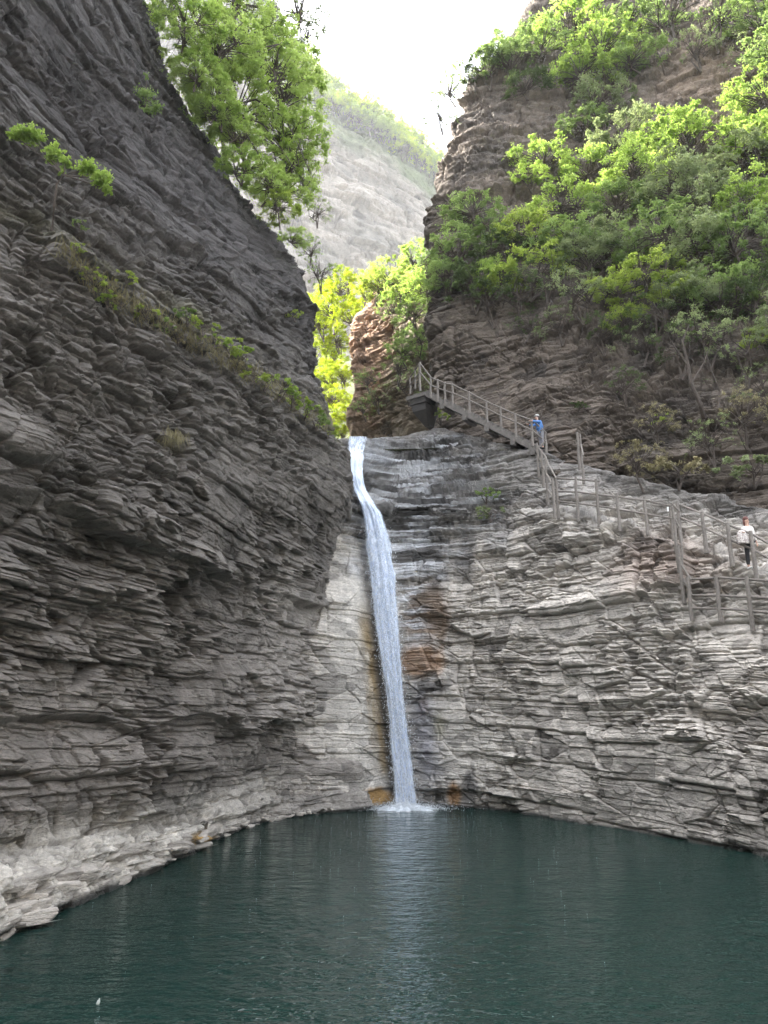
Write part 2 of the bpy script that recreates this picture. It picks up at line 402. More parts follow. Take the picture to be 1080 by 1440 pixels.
bul = .35*np.exp(-((Z-8.2-.3*np.sin(X*.7))/1.3)**2)*sstep(620, 720, px0)
nicheA = blob(px0, py0, 947, 800, 26, 34, .3)+.7*blob(px0, py0, 1000, 800, 50, 40, .4)*0
g2 = g + n*(d*(1-.68*sm)*(1-.6*apron)*lipf + la*np.clip(apron*1.6, 0, 1.3)*1.3*lipf - .6*chan + bul + .5*nicheA - .12)[..., None]
px, py, _ = proj(g2)
w = fbm(X/1.3, Y/1.3, Z/1.3, 3, 377); w2 = fbm(X/.5, Y/.5, Z/2.0, 3, 378)
c = np.ones(g.shape)*np.array([.50, .465, .42])
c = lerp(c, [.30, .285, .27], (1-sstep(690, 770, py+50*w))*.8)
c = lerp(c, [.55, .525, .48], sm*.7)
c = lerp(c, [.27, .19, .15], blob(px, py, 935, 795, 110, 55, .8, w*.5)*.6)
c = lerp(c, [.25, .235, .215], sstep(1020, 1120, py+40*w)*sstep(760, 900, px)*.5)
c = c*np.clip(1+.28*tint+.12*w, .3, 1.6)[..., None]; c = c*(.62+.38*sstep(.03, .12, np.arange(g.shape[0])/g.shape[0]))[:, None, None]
c = lerp(c, [.46, .25, .11], blob(px, py, 592, 930, 38, 28, .4, w2*.3)*(.75+.25*w)); c = lerp(c, [.19, .125, .075], blob(px, py, 600, 865, 36, 52, .6, w2*.5)*.85)
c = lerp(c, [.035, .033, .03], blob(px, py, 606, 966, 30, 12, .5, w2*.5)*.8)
c = lerp(c, [.34, .25, .13], np.exp(-((px-fx+27+5*w2)/11)**2)*sstep(830, 900, py)*(1-sstep(1075, 1100, py))*np.clip(.75+.9*w2, .2, 1))
c = lerp(c, [.05, .045, .04], np.exp(-((px-fx+17)/6)**2)*sstep(800, 840, py)*.8)  # shadow left of the fall, painted into the rock colour
c = lerp(c, [.48, .30, .12], blob(px, py, 532, 1122, 26, 16, .4, w2*.3)); c = lerp(c, [.36, .2, .08], blob(px, py, 638, 1118, 12, 22, .5, w2*.3)*.9)
c = lerp(c, [.33, .2, .12], blob(px, py, 596, 995, 9, 18, .6, w2*.3)*.8); c = lerp(c, [.40, .38, .2], blob(px, py, 614, 1020, 14, 24, .8, w2*.5)*.5)
c = lerp(c, [.14, .135, .13], blob(px, py, 662, 1110, 12, 36, .4, w2*.4)*.8)
lav = np.exp(-((px-fx-36)/16)**2)*sstep(960, 1000, py)*(1-sstep(1080, 1110, py)); c = lerp(c, [.34, .34, .40], lav*.7)
wetA = np.clip(blob(px, py, 570, 700, 130, 110, .8, w*.7) + .9*np.exp(-((px-fx-30)/40)**2)*sstep(650, 700, py)*(.5+.5*w2), 0, 1)
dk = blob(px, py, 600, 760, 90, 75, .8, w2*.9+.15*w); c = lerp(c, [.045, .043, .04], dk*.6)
wet = np.clip(wetA+.5*dk, 0, 1)
c = lerp(c, c.mean(-1, keepdims=True)*np.array([.85, .85, .87]), wetA*.6)
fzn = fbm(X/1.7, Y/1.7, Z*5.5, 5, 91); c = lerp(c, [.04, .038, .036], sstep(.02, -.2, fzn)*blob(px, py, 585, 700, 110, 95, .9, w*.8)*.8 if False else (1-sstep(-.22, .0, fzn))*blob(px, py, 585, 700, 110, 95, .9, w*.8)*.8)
film_glint = sstep(-.05, .16, fzn)*np.clip(blob(px, py, 565, 700, 120, 100, .9, w*.8)+.8*np.exp(-((px-fx-34)/22)**2)*sstep(700, 760, py)*(1-sstep(880, 930, py)), 0, 1)
c = lerp(c, [.78, .80, .84], film_glint*.85)  # white water film and sky glints, both put into the rock colour
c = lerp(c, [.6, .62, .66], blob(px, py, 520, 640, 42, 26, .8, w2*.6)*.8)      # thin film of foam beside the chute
rim = sstep(-.6, -.1, Z)*(1-sstep(.04, .2, Z+.08*w)); c = lerp(c, [.05, .05, .045], rim)
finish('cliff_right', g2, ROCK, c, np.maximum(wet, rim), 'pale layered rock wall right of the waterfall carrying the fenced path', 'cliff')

depth_r = np.full((DH, DW), 1e9); raster(g2, depth_r)
# ---- right upper cliff
rw = [(-420, 900, 52, 44), (-60, 800, 49, 41), (60, 715, 47, 39.5), (140, 655, 45.5, 38.5), (215, 622, 44.3, 37), (290, 600, 43.2, 35.5), (360, 601, 42.6, 34), (440, 606, 42, 32), (520, 606, 41.6, 30.4), (580, 600, 41.2, 29.4), (640, 590, 41, 28.8), (720, 590, 41, 28.6), (900, 590, 40, 28)]
ctrl = []
for py_, gpx, yg, yr in rw:
    r = [P(gpx+300, py_, yg+22), P(gpx+70, py_, yg+9), P(gpx+15, py_, yg+3)]
    for f in (0, .07, .17, .3, .45, .6, .75, .88, 1.0, 1.25, 1.7):
        px_ = gpx+f*(1080-gpx); iy = 1/yg+f*(1/yr-1/yg)
        if f > 1: iy = 1/yr+(f-1)*.012
        y = 1/iy + (.8 if f == 0 else 0)
        if py_ < 450: y += 2.2*math.exp(-((f-.45)/.2)**2)*min(1, (450-py_)/200)
        r.append(P(px_, py_, y))
    ctrl.append(r)
ctrl = np.array(ctrl)
g = dense(ctrl, 640, 900, [.2, .3, .4, .5, .8, 1, 1.1, 1.1, 1.1, 1, .9, .8, .5], [.2, .9, .8, .8, .8, .8, 1, 1, .9, .9, .8, .3]); n = normals(g)
if n[500, 300, 1] > 0: n = -n
X, Y, Z = g[..., 0], g[..., 1], g[..., 2]
d, tint, rag = rock_disp(g, (.8, -.6), .95, 500, fract=1.0, bed=1.15, big=1.3)
g2 = g + n*d[..., None]
px, py, _ = proj(g2)
stair = blob(px, py, 670, 590, 110, 60, .5)
g2 = g + n*(d*(1-.6*stair)-.35*stair)[..., None]
w = fbm(X/2, Y/2, Z/2, 3, 577)
c = np.ones(g.shape)*np.array([.155, .128, .106])
c = lerp(c, [.075, .068, .064], sstep(-.15, .5, w)*.6)
c = lerp(c, [.24, .185, .14], blob(px, py, 1010, 110, 110, 80, .7, w*.4)*.8)
c = c*(1+.25*tint)[..., None]
finish('cliff_upper_right', g2, ROCK, c, np.zeros_like(w), 'steep brown layered cliff above the path at upper right, half covered in bushes', 'cliff')

# ---- orange buttress behind the lip of the fall
ctrl = []
for py_, gpx, y0 in ((380, 560, 60), (432, 520, 58), (447, 500, 57), (480, 498, 56.5), (540, 496, 56), (600, 492, 56), (700, 492, 55)):
    ctrl.append([P(gpx+120, py_, y0+16), P(gpx+14, py_, y0+5), P(gpx, py_, y0+.6), P(gpx+18, py_, y0-.2), P(gpx+45, py_, y0-2), P(gpx+85, py_, y0-6), P(gpx+140, py_, y0-9)])
g = dense(np.array(ctrl), 260, 330, [.5, .6, .6, 1, 1, .7]); n = normals(g)
if n[150, 150, 1] > 0: n = -n
X, Y, Z = g[..., 0], g[..., 1], g[..., 2]
d, tint, rag = rock_disp(g, (.9, -.4), .8, 700, fract=.9, bed=1.0, big=.8)
g2 = g+n*d[..., None]; px, py, _ = proj(g2); w = fbm(X/2, Y/2, Z/2, 3, 777)
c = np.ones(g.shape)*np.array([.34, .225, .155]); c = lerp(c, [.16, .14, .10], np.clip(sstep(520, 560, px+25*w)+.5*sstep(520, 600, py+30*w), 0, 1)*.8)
c = c*(1+.25*tint)[..., None]
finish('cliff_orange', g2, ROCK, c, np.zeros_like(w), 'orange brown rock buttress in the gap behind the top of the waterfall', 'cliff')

# ---- gorge floor beyond the lip, rising as a hillside at its back
gx, gy = np.meshgrid(np.linspace(-34, 16, 90), np.linspace(38, 130, 140))
gz = 17.8 + .02*(gy-38) + 18*sstep(62, 100, gy) + 30*sstep(90, 130, gy) + .6*fbm(gx/4, gy/4, gy*0, 3, 5) + 9*sstep(-9, -30, gx)*0
g2 = np.stack([gx, gy, gz], -1); c = np.ones(g2.shape)*np.array([.10, .11, .05])
finish('hillside', g2, ROCK, c, np.zeros_like(gz), 'green valley floor rising beyond the top of the waterfall', 'hillside')

# ---- added unseen wall behind the viewpoint, blocks frontal sky light
ctrl = []
for z_, o_ in ((34, 5), (22, 2.5), (12, 1), (5, .5), (-2, 0)):
    ctrl.append([np.array([x_*(1+o_/16), y_-(o_ if y_ < -20 else 0), z_]) for x_, y_ in ((-10.5, 9.5), (-13, 0), (-14.5, -12), (-13, -24), (-5, -28), (6, -28), (14, -23), (16, -12), (15, 2), (13.5, 14))])
g = dense(np.array(ctrl), 200, 120); n = normals(g)
if n[60, 0, 0] < 0: n = -n
d, tint, rag = rock_disp(g, (.7, .7), 1.0, 1300)
c = np.ones(g.shape)*np.array([.20, .185, .165])*(1+.25*tint)[..., None]
finish('cliff_sky_blocker', g+n*d[..., None], ROCK, c, np.zeros_like(d), 'added unseen rock walls behind the viewpoint, blocking frontal sky light', 'cliff', rast=False)
# ---- far hazy cliff
ctrl = []
for f in (1.0, .93, .85, .7, .5, .3, .1, -.2):
    r = []
    for px_, ridge, y in ((60, -330, 235), (250, -150, 240), (380, 10, 245), (450, 118, 250), (520, 160, 262), (580, 200, 275), (615, 232, 290), (700, 300, 320), (850, 380, 370)):
        t = P(px_, ridge, y); q = t.copy(); q[2] = 15+(t[2]-15)*f; q[1] -= (1-f)*22; q[0] = t[0]+(1-f)*14
        r.append(q)
    ctrl.append(r)
g = dense(np.array(ctrl), 420, 420, [.5, .8, 1, 1, 1, .9, .6, .5]); n = normals(g)
if n[200, 200, 1] > 0: n = -n
X, Y, Z = g[..., 0], g[..., 1], g[..., 2]
d, tint, rag = rock_disp(g, (.85, .5), .8, 900, scale=7.0)
g2 = g+n*d[..., None]; w = fbm(X/14, Y/14, Z/14, 3, 977); px, py, _ = proj(g2)
c = np.ones(g.shape)*np.array([.24, .215, .185]); c = lerp(c, [.10, .10, .09], sstep(-.1, .5, w)*.5); c = c*(1+.25*tint)[..., None]
veg = sstep(.86, .93, (Z-15)/(np.broadcast_to(Z[0:1], Z.shape)-15)+.03*w); c = lerp(c, [.10, .14, .05], veg*.8)
finish('cliff_far', g2, ROCKFAR, c, np.zeros_like(w), 'pale hazy mountain wall seen through the gap under the white sky', 'mountain', rast=True)
FAR = g2
# ------------------------------------------------------------------ ground, pool, waterfall
GM = plain('pool_bed', (.12, .11, .09), .9, .3, 2)
mb = MB(); mb.add([(-600, -200, -3), (600, -200, -3), (600, 700, -3), (-600, 700, -3)], [(0, 1, 2, 3)])
tag(mb.build('ground', GM), 'stony ground under the pool', 'ground', kind='structure')
m, nt, out = newmat('pool_water')
g_ = N(nt, 'ShaderNodeNewGeometry').outputs['Position']
big = noise_node(nt, g_, .9, 3, .6, (.8, 1.25, 1)); mid = noise_node(nt, g_, 3.4, 3, .6, (.7, 1.2, 1)); sml = noise_node(nt, g_, 11, 2, .55, (.6, 1.1, 1))
hgt = mathn(nt, 'ADD', mathn(nt, 'ADD', mathn(nt, 'MULTIPLY', big, .9), mathn(nt, 'MULTIPLY', mid, .62)), mathn(nt, 'MULTIPLY', sml, .17))
bp = N(nt, 'ShaderNodeBump', Strength=1.0, Distance=.125); nt.links.new(hgt, bp.inputs['Height'])
b = N(nt, 'ShaderNodeBsdfPrincipled', Roughness=.04, IOR=1.4)
b.inputs['Base Color'].default_value = (.007, .028, .0235, 1); nt.links.new(bp.outputs[0], b.inputs['Normal']); nt.links.new(b.outputs[0], out.inputs[0])
WATER = m
mb = MB(); mb.add([(-60, -30, 0), (60, -30, 0), (60, 42, 0), (-60, 42, 0)], [(0, 1, 2, 3)])
tag(mb.build('water', WATER), 'dark green rippled pool below the waterfall', 'pool', kind='structure')

m, nt, out = newmat('falling_water')
tc = N(nt, 'ShaderNodeAttribute', attribute_name='flow').outputs['Color']
st = noise_node(nt, tc, 1.0, 6, .7, (36, 6, 1)); st2 = noise_node(nt, tc, 1.0, 4, .8, (110, 45, 1))
mixn = mathn(nt, 'ADD', mathn(nt, 'MULTIPLY', st, .55), mathn(nt, 'MULTIPLY', st2, .45))
colr = ramp(nt, mixn, [(.34, (.36, .48, .76)), (.46, (.66, .76, .94)), (.56, (.84, .91, 1.0))])
b = N(nt, 'ShaderNodeBsdfPrincipled', Roughness=.35, IOR=1.33); nt.links.new(colr, b.inputs['Base Color'])
bp = N(nt, 'ShaderNodeBump', Strength=.6, Distance=.03); nt.links.new(mixn, bp.inputs['Height']); nt.links.new(bp.outputs[0], b.inputs['Normal'])
trn = N(nt, 'ShaderNodeBsdfTransparent'); tl = N(nt, 'ShaderNodeBsdfTranslucent'); nt.links.new(colr, tl.inputs['Color'])
mx0 = N(nt, 'ShaderNodeMixShader', Fac=.12); nt.links.new(b.outputs[0], mx0.inputs[1]); nt.links.new(tl.outputs[0], mx0.inputs[2])
ea = N(nt, 'ShaderNodeAttribute', attribute_name='solid').outputs['Fac']
al = ramp(nt, mathn(nt, 'ADD', mixn, mathn(nt, 'SUBTRACT', ea, .5)), [(.42, 0.0), (.56, 1.0)])
mx = N(nt, 'ShaderNodeMixShader'); nt.links.new(al, mx.inputs[0]); nt.links.new(trn.outputs[0], mx.inputs[1]); nt.links.new(mx0.outputs[0], mx.inputs[2]); nt.links.new(mx.outputs[0], out.inputs[0])
FALLM = m
fp = np.array([(612, 486, 522, 40.2), (622, 483, 520, 39.0), (640, 484, 514, 38.3), (665, 489, 511, 37.5), (688, 496, 514, 36.8), (704, 505, 524, 36.1), (722, 511, 537, 35.4), (760, 514, 549, 34.5), (820, 519, 558, 33.9), (900, 530, 563, 33.4), (980, 543, 568, 33.1), (1060, 549, 579, 32.9), (1120, 554, 586, 32.8), (1141, 554, 588, 32.8)])
nv_, nu_ = 900, 64
pyv = np.interp(np.linspace(0, 1, nv_), np.linspace(0, 1, 60), np.linspace(614, 1141, 60))
def sm_i(k):
    v = np.interp(pyv, fp[:, 0], fp[:, k]); ker = np.hanning(51); ker /= ker.sum()
    return np.convolve(np.pad(v, 25, 'edge'), ker, 'valid')
Lp, Rp = sm_i(1), sm_i(2)
raw = np.array([min(dm(l_+f_*(r_-l_), y_, 1, depth_r) for f_ in (0, .25, .5, .75, 1)) for l_, r_, y_ in zip(Lp, Rp, np.maximum(pyv, 622))])
raw = np.array([raw[max(0, i-9):i+10].min() for i in range(len(raw))])
ker = np.hanning(61); ker /= ker.sum(); Yp = np.convolve(np.pad(raw, 30, 'edge'), ker, 'valid')-.22
Yp = np.minimum.accumulate(Yp)
def fall_sheet(name, parent, dl, dr, dy, thick, solid, seed, y0=614, y1=1141):
    sel = (pyv >= y0) & (pyv <= y1); L_, R_, Y_, y_ = Lp[sel]+dl, Rp[sel]+dr, Yp[sel]+dy, pyv[sel]
    a = P(L_, y_, Y_); b_ = P(R_, y_, Y_); cen = (a+b_)/2; hw = (b_-a)/2
    if False:                                                # run back over the lip
        kk = 40; bk = cen[0]+np.stack([np.linspace(-.35, 0, kk), np.linspace(1.6, .05, kk), -.55*np.linspace(1, 0, kk)**1.5-.02], -1)
        cen = np.concatenate([bk, cen]); hw = np.concatenate([np.repeat(hw[:1], kk, 0)*np.linspace(1.3, 1, kk)[:, None], hw])
    th = np.linspace(0, 2*PI, nu_, endpoint=False)
    arc = np.concatenate([[0], np.cumsum(np.linalg.norm(np.diff(cen, axis=0), axis=1))])[:, None]
    back = np.array([0, 1, .25])/np.linalg.norm([0, 1, .25])
    ct, st_ = np.cos(th)[None, :], np.sin(th)[None, :]
    wob_ = fbm(ct*4+0*arc, arc*.55+0*ct, st_*2+seed+0*arc, 4, seed)
    ew = 1+.22*fbm(ct*3, arc*1.6, st_*3+0*arc, 4, seed+3)
    g = cen[:, None, :]+hw[:, None, :]*(ct*ew)[..., None] + back*((thick*st_)*(1+.8*wob_)-.10*fbm(ct*9, arc*.9, st_*5+0*arc, 3, seed+9)*(st_ < 0))[..., None]
    u = (th/(2*PI))[None, :]*np.ones_like(arc); flow = np.stack([np.abs(u-.5)*1.2, arc*.35*np.ones_like(u), u*0+seed, u*0+1], -1)
    sol = np.full(u.shape, solid)-.42*np.abs(ct)**4*(1+0*arc)-.07*sstep(3, 18, arc)-(.26*(1-sstep(.5, 3.5, arc)) if y0 < 640 else 0)
    o = mesh_np(name, g.reshape(-1, 3), grid_faces(nu_, len(cen), wrap=True), FALLM, parent, True, {'flow': ('FLOAT_COLOR', flow.reshape(-1, 4)), 'solid': ('FLOAT', sol.ravel())})
    return o
wf = empty('waterfall', (0, 0, 0)); tag(wf, 'narrow white waterfall plunging from the notch into the dark pool', 'waterfall')
fall_sheet('main_stream', wf, 0, 0, 0, .13, .78, 3)
fall_sheet('outer_spray', wf, -4, 5, -.05, .26, .47, 8, 705, 1141)
fall_sheet('side_wisps', wf, 6, 13, .05, .12, .36, 14, 745, 1141)
# droplets thrown off the stream
k = 5200; pyk = rng.uniform(740, 1136, k); Lk = np.interp(pyk, pyv, Lp); Rk = np.interp(pyk, pyv, Rp); Yk = np.interp(pyk, pyv, Yp)
side = rng.random(k); pxk = Lk+(Rk-Lk)*side + rng.normal(0, 4.2, k)+np.where(rng.random(k) < .5, -1, 1)*2
pt = P(pxk, pyk, Yk-rng.uniform(.1, .45, k)); sz = rng.uniform(.008, .022, k)
octv = np.array([(1, 0, 0), (-1, 0, 0), (0, 1, 0), (0, -1, 0), (0, 0, 1.4), (0, 0, -1.4)]); octf = np.array([(0, 2, 4), (2, 1, 4), (1, 3, 4), (3, 0, 4), (2, 0, 5), (1, 2, 5), (3, 1, 5), (0, 3, 5)])
def octs(name, pt, sz, mat, parent=None):
    co = (pt[:, None, :]+octv[None]*sz[:, None, None]).reshape(-1, 3); fc = (octf[None]+np.arange(len(pt))[:, None, None]*6).reshape(-1, 3)
    return mesh_np(name, co, fc, mat, parent)
FOAM = plain('foam_white', (.82, .87, .92), .5, .12, 6, .6, .03)
o = octs('droplet_spray', pt, sz, FOAM, wf); o['kind'] = 'stuff'
# foam where it lands
bc = P(571, 1137, 33.0); nr, na = 40, 260
rr, aa = np.meshgrid(np.linspace(0, 1, nr), np.linspace(0, 2*PI, na, endpoint=False), indexing='ij')
edge = .82+.5*fbm(np.cos(aa)*4, np.sin(aa)*4, aa*0, 5, 21)
fx_ = bc[0]+rr*1.75*edge*np.cos(aa); fy_ = bc[1]+rr*.85*edge*np.sin(aa)+.05
fz_ = -.01+(1-rr**1.2)*.26*(.35+1.2*np.abs(fbm(fx_*3, fy_*3, fx_*0, 4, 22))) - .07*rr**6
mesh_np('landing_foam', np.stack([fx_, fy_, fz_], -1).reshape(-1, 3), grid_faces(na, nr, wrap=True), FOAM, wf, True)
k = 7000; ang = rng.uniform(0, 2*PI, k); rad = np.abs(rng.normal(0, .42, k)); pt = np.stack([bc[0]+2.3*rad*np.cos(ang), bc[1]+1.0*rad*np.sin(ang)-.1, rng.exponential(.08, k)+.02], -1)
o = octs('landing_spray', pt, rng.uniform(.005, .016, k), FOAM, wf); o['kind'] = 'stuff'
# flecks of foam drifting on the pool
k = 230; pyk = 1140+rng.exponential(60, k); pxk = 570+rng.normal(0, 1, k)*(40+1.3*(pyk-1140)); pyk = np.clip(pyk, 1143, 1430)
ok = (pxk > 60) & (pxk < 1040); pt = P(pxk[ok], pyk[ok], Ywater(pyk[ok])); pt[:, 2] = .004
o = octs('drifting_foam_flecks', pt, rng.uniform(.003, .009, len(pt)), FOAM); tag(o, 'scattered white foam flecks drifting on the pool in front of the fall', 'foam', kind='stuff')
# floating bottle
p0 = P(138, 1412, Ywater(1412)); mb = MB(); mb.tube([p0+np.array([-.006, .01, -.02]), p0+np.array([-.004, 0, .01]), p0+np.array([.006, 0, .04]), p0+np.array([.010, 0, .055]), p0+np.array([.013, 0, .068])], [.022, .024, .022, .010, .009], 12)
tag(mb.build('floating_bottle', plain('white_plastic', (.8, .82, .8), .35, .05), smooth=True, origin=p0), 'small white bottle floating upright near the bottom left of the pool', 'bottle')
# ------------------------------------------------------------------ vegetation
BARK = plain('bark', (.075, .06, .05), .9, .35, 9, .5, .02)
LM = {'bright': leaf_material('leaves_bright_green', (.19, .30, .07), (.42, .56, .17), .6),
      'mid': leaf_material('leaves_mid_green', (.13, .20, .075), (.30, .42, .16), .52),
      'grey': leaf_material('leaves_grey_green', (.16, .20, .11), (.34, .42, .23), .45),
      'dark': leaf_material('leaves_dark_green', (.055, .085, .035), (.14, .20, .08), .4),
      'yellow': leaf_material('leaves_yellow_green', (.18, .25, .015), (.36, .45, .03), .55),
      'lime': leaf_material('leaves_lime_green', (.22, .31, .07), (.44, .55, .15), .6), 'soft': leaf_material('leaves_soft_green', (.27, .38, .10), (.50, .64, .25), .65),
      'glow': leaf_material('leaves_painted_sun_yellow_green', (.36, .46, .04), (.62, .74, .08), .55), 'dry': leaf_material('leaves_dry_brown', (.17, .155, .09), (.38, .35, .22), .3)}  # glow: sunlight on the ridge trees, put into the leaf colour
def leaf_quads(pos, size, r, flat=.6, tone=None):
    k = len(pos); nrm = r.normal(0, 1, (k, 3)); nrm[:, 2] = np.abs(nrm[:, 2])+flat; nrm /= np.linalg.norm(nrm, axis=1, keepdims=True)
    a = np.cross(nrm, r.normal(0, 1, (k, 3))); a /= np.linalg.norm(a, axis=1, keepdims=True)+1e-9; b = np.cross(nrm, a)
    s = (size*r.uniform(.6, 1.25, k))[:, None]
    co = np.stack([pos-a*s, pos-b*s*.55, pos+a*s, pos+b*s*.55], 1).reshape(-1, 3)
    tn = np.repeat(np.clip(tone, 0, 1), 4)
    return co, np.arange(4*k).reshape(-1, 4), tn
def make_tree(seed, shape):
    """unit-ish tree: crown about 1 wide; base at origin. returns (trunk mesh object data, crown mesh data)"""
    r = np.random.default_rng(seed); random.seed(seed)
    w, h, ncl, nlf, ls, lean, sparse = shape
    mb = MB(); tips = []
    top = Vector((lean*.4, -lean*.1, h*.5))
    stems = 1+int(r.integers(0, 3))
    for s_ in range(stems):
        e = top + Vector((r.normal(0, .12), r.normal(0, .12), r.normal(0, .06)))
        m1 = e*.5+Vector((r.normal(0, .05), r.normal(0, .05), 0)); mb.tube([(0, 0, -.06), m1*.5+Vector((0, 0, -.02)), m1, e], [.022, .018, .014, .009], 6)
        for k in range(max(2, ncl//stems)):
            a = r.uniform(0, 2*PI); rad = .5*w*math.sqrt(r.uniform(.08, 1)); zz_ = h*(.35+.65*r.random()**.8)
            zz_ *= 1-.35*(rad/(.5*w))**2
            t = Vector((rad*math.cos(a)+lean*.45*zz_/h, rad*math.sin(a), zz_)); st = m1.lerp(e, r.uniform(.1, 1))
            md = st.lerp(t, .55)+Vector((r.normal(0, .03), r.normal(0, .03), .05)); mb.tube([st, md, t], [.008, .005, .0015], 4, cap=False)
            tips.append((t, md))
    pos = []; tone = []
    for t, md in tips:
        cr = r.uniform(.07, .16)*w; sq = r.uniform(.35, .75); k = int(nlf*r.uniform(.5, 1.4)); tn = r.uniform(.1, .85)
        # leaves sit along a few twigs within each spray so the crown stays feathery
        nt_ = max(4, int(k/14)); tw = r.normal(0, 1, (nt_, 3)); tw /= np.linalg.norm(tw, axis=1, keepdims=True); tw *= (cr*r.uniform(.4, 1.3, nt_))[:, None]; tw[:, 2] *= sq
        idx = r.integers(0, nt_, k); f_ = r.uniform(.1, 1, k)[:, None]
        q = np.array(t)+tw[idx]*f_+r.normal(0, cr*.10, (k, 3)); q[:, 2] -= .25*cr*(f_[:, 0]**2)
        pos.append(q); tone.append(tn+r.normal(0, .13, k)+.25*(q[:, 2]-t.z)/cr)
    pos = np.concatenate(pos); tone = np.concatenate(tone)
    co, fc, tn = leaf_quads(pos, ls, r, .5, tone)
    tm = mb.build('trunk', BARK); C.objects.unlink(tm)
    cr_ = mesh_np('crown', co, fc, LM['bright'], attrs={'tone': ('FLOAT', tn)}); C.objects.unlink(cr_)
    return tm.data, cr_.data
PROTO = {}
for k in range(5): PROTO['round%d' % k] = make_tree(40+k, (1.0, .95, 54, 210, .0145, .12*(k-2), 0))
for k in range(4): PROTO['wide%d' % k] = make_tree(60+k, (1.1, .62, 48, 210, .015, .25*(k-1.5), 0))
for k in range(3): PROTO['sparse%d' % k] = make_tree(80+k, (1.0, 1.0, 34, 70, .014, .2*(k-1), 1))
for k in range(4): PROTO['bush%d' % k] = make_tree(90+k, (1.0, .6, 12, 110, .034, .1*(k-1.5), 0))
KIND = {'glow': 'bright yellow green', 'bright': 'bright green', 'mid': 'mid green', 'grey': 'grey green', 'dark': 'dark green', 'yellow': 'glowing yellow green', 'lime': 'lime green', 'soft': 'soft pale green', 'dry': 'dry brown'}
REG = {}
def place_tree(px, py, wpx, shape, mat, label, cat='tree', group=None, Y=None, dy=-.25, vs=1.0, root=.42, name=None, tilt=0.0, zs=1.0):
    """crown centred near photo pixel (px, py) wpx wide; rooted on the rock below it"""
    fy = py+root*wpx*vs
    if Y is None: Y = dm(px, fy, 2)+dy
    p = V(px, fy, Y); d = Y*cp+(p.z-H)*sp; s = wpx/F*d
    key = [q for q in PROTO if q.startswith(shape)]; key = random.choice(key)
    nm = name or ('shrub' if wpx < 55 or cat == 'shrub' else 'tree')
    e = empty(nm, p, random.uniform(0, 2*PI)); e.scale = (s, s, s*vs*zs); e.rotation_euler = (random.uniform(-.12, .12)+tilt*.0, tilt+random.uniform(-.12, .12), random.uniform(0, 6.28))
    tag(e, label, cat, group)
    if group: REG.setdefault(group, []).append((e, px, py, ('thin ' if shape == 'sparse' else '')+KIND[mat]))
    for nm2, data, mm in (('trunk', PROTO[key][0], None), ('crown', PROTO[key][1], LM[mat])):
        o = bpy.data.objects.new(nm2, data); C.objects.link(o); o.parent = e
        if mm: o.material_slots[0].link = 'OBJECT'; o.material_slots[0].material = mm
    return e
random.seed(11)
G1 = 'bushy trees on the upper right cliff'
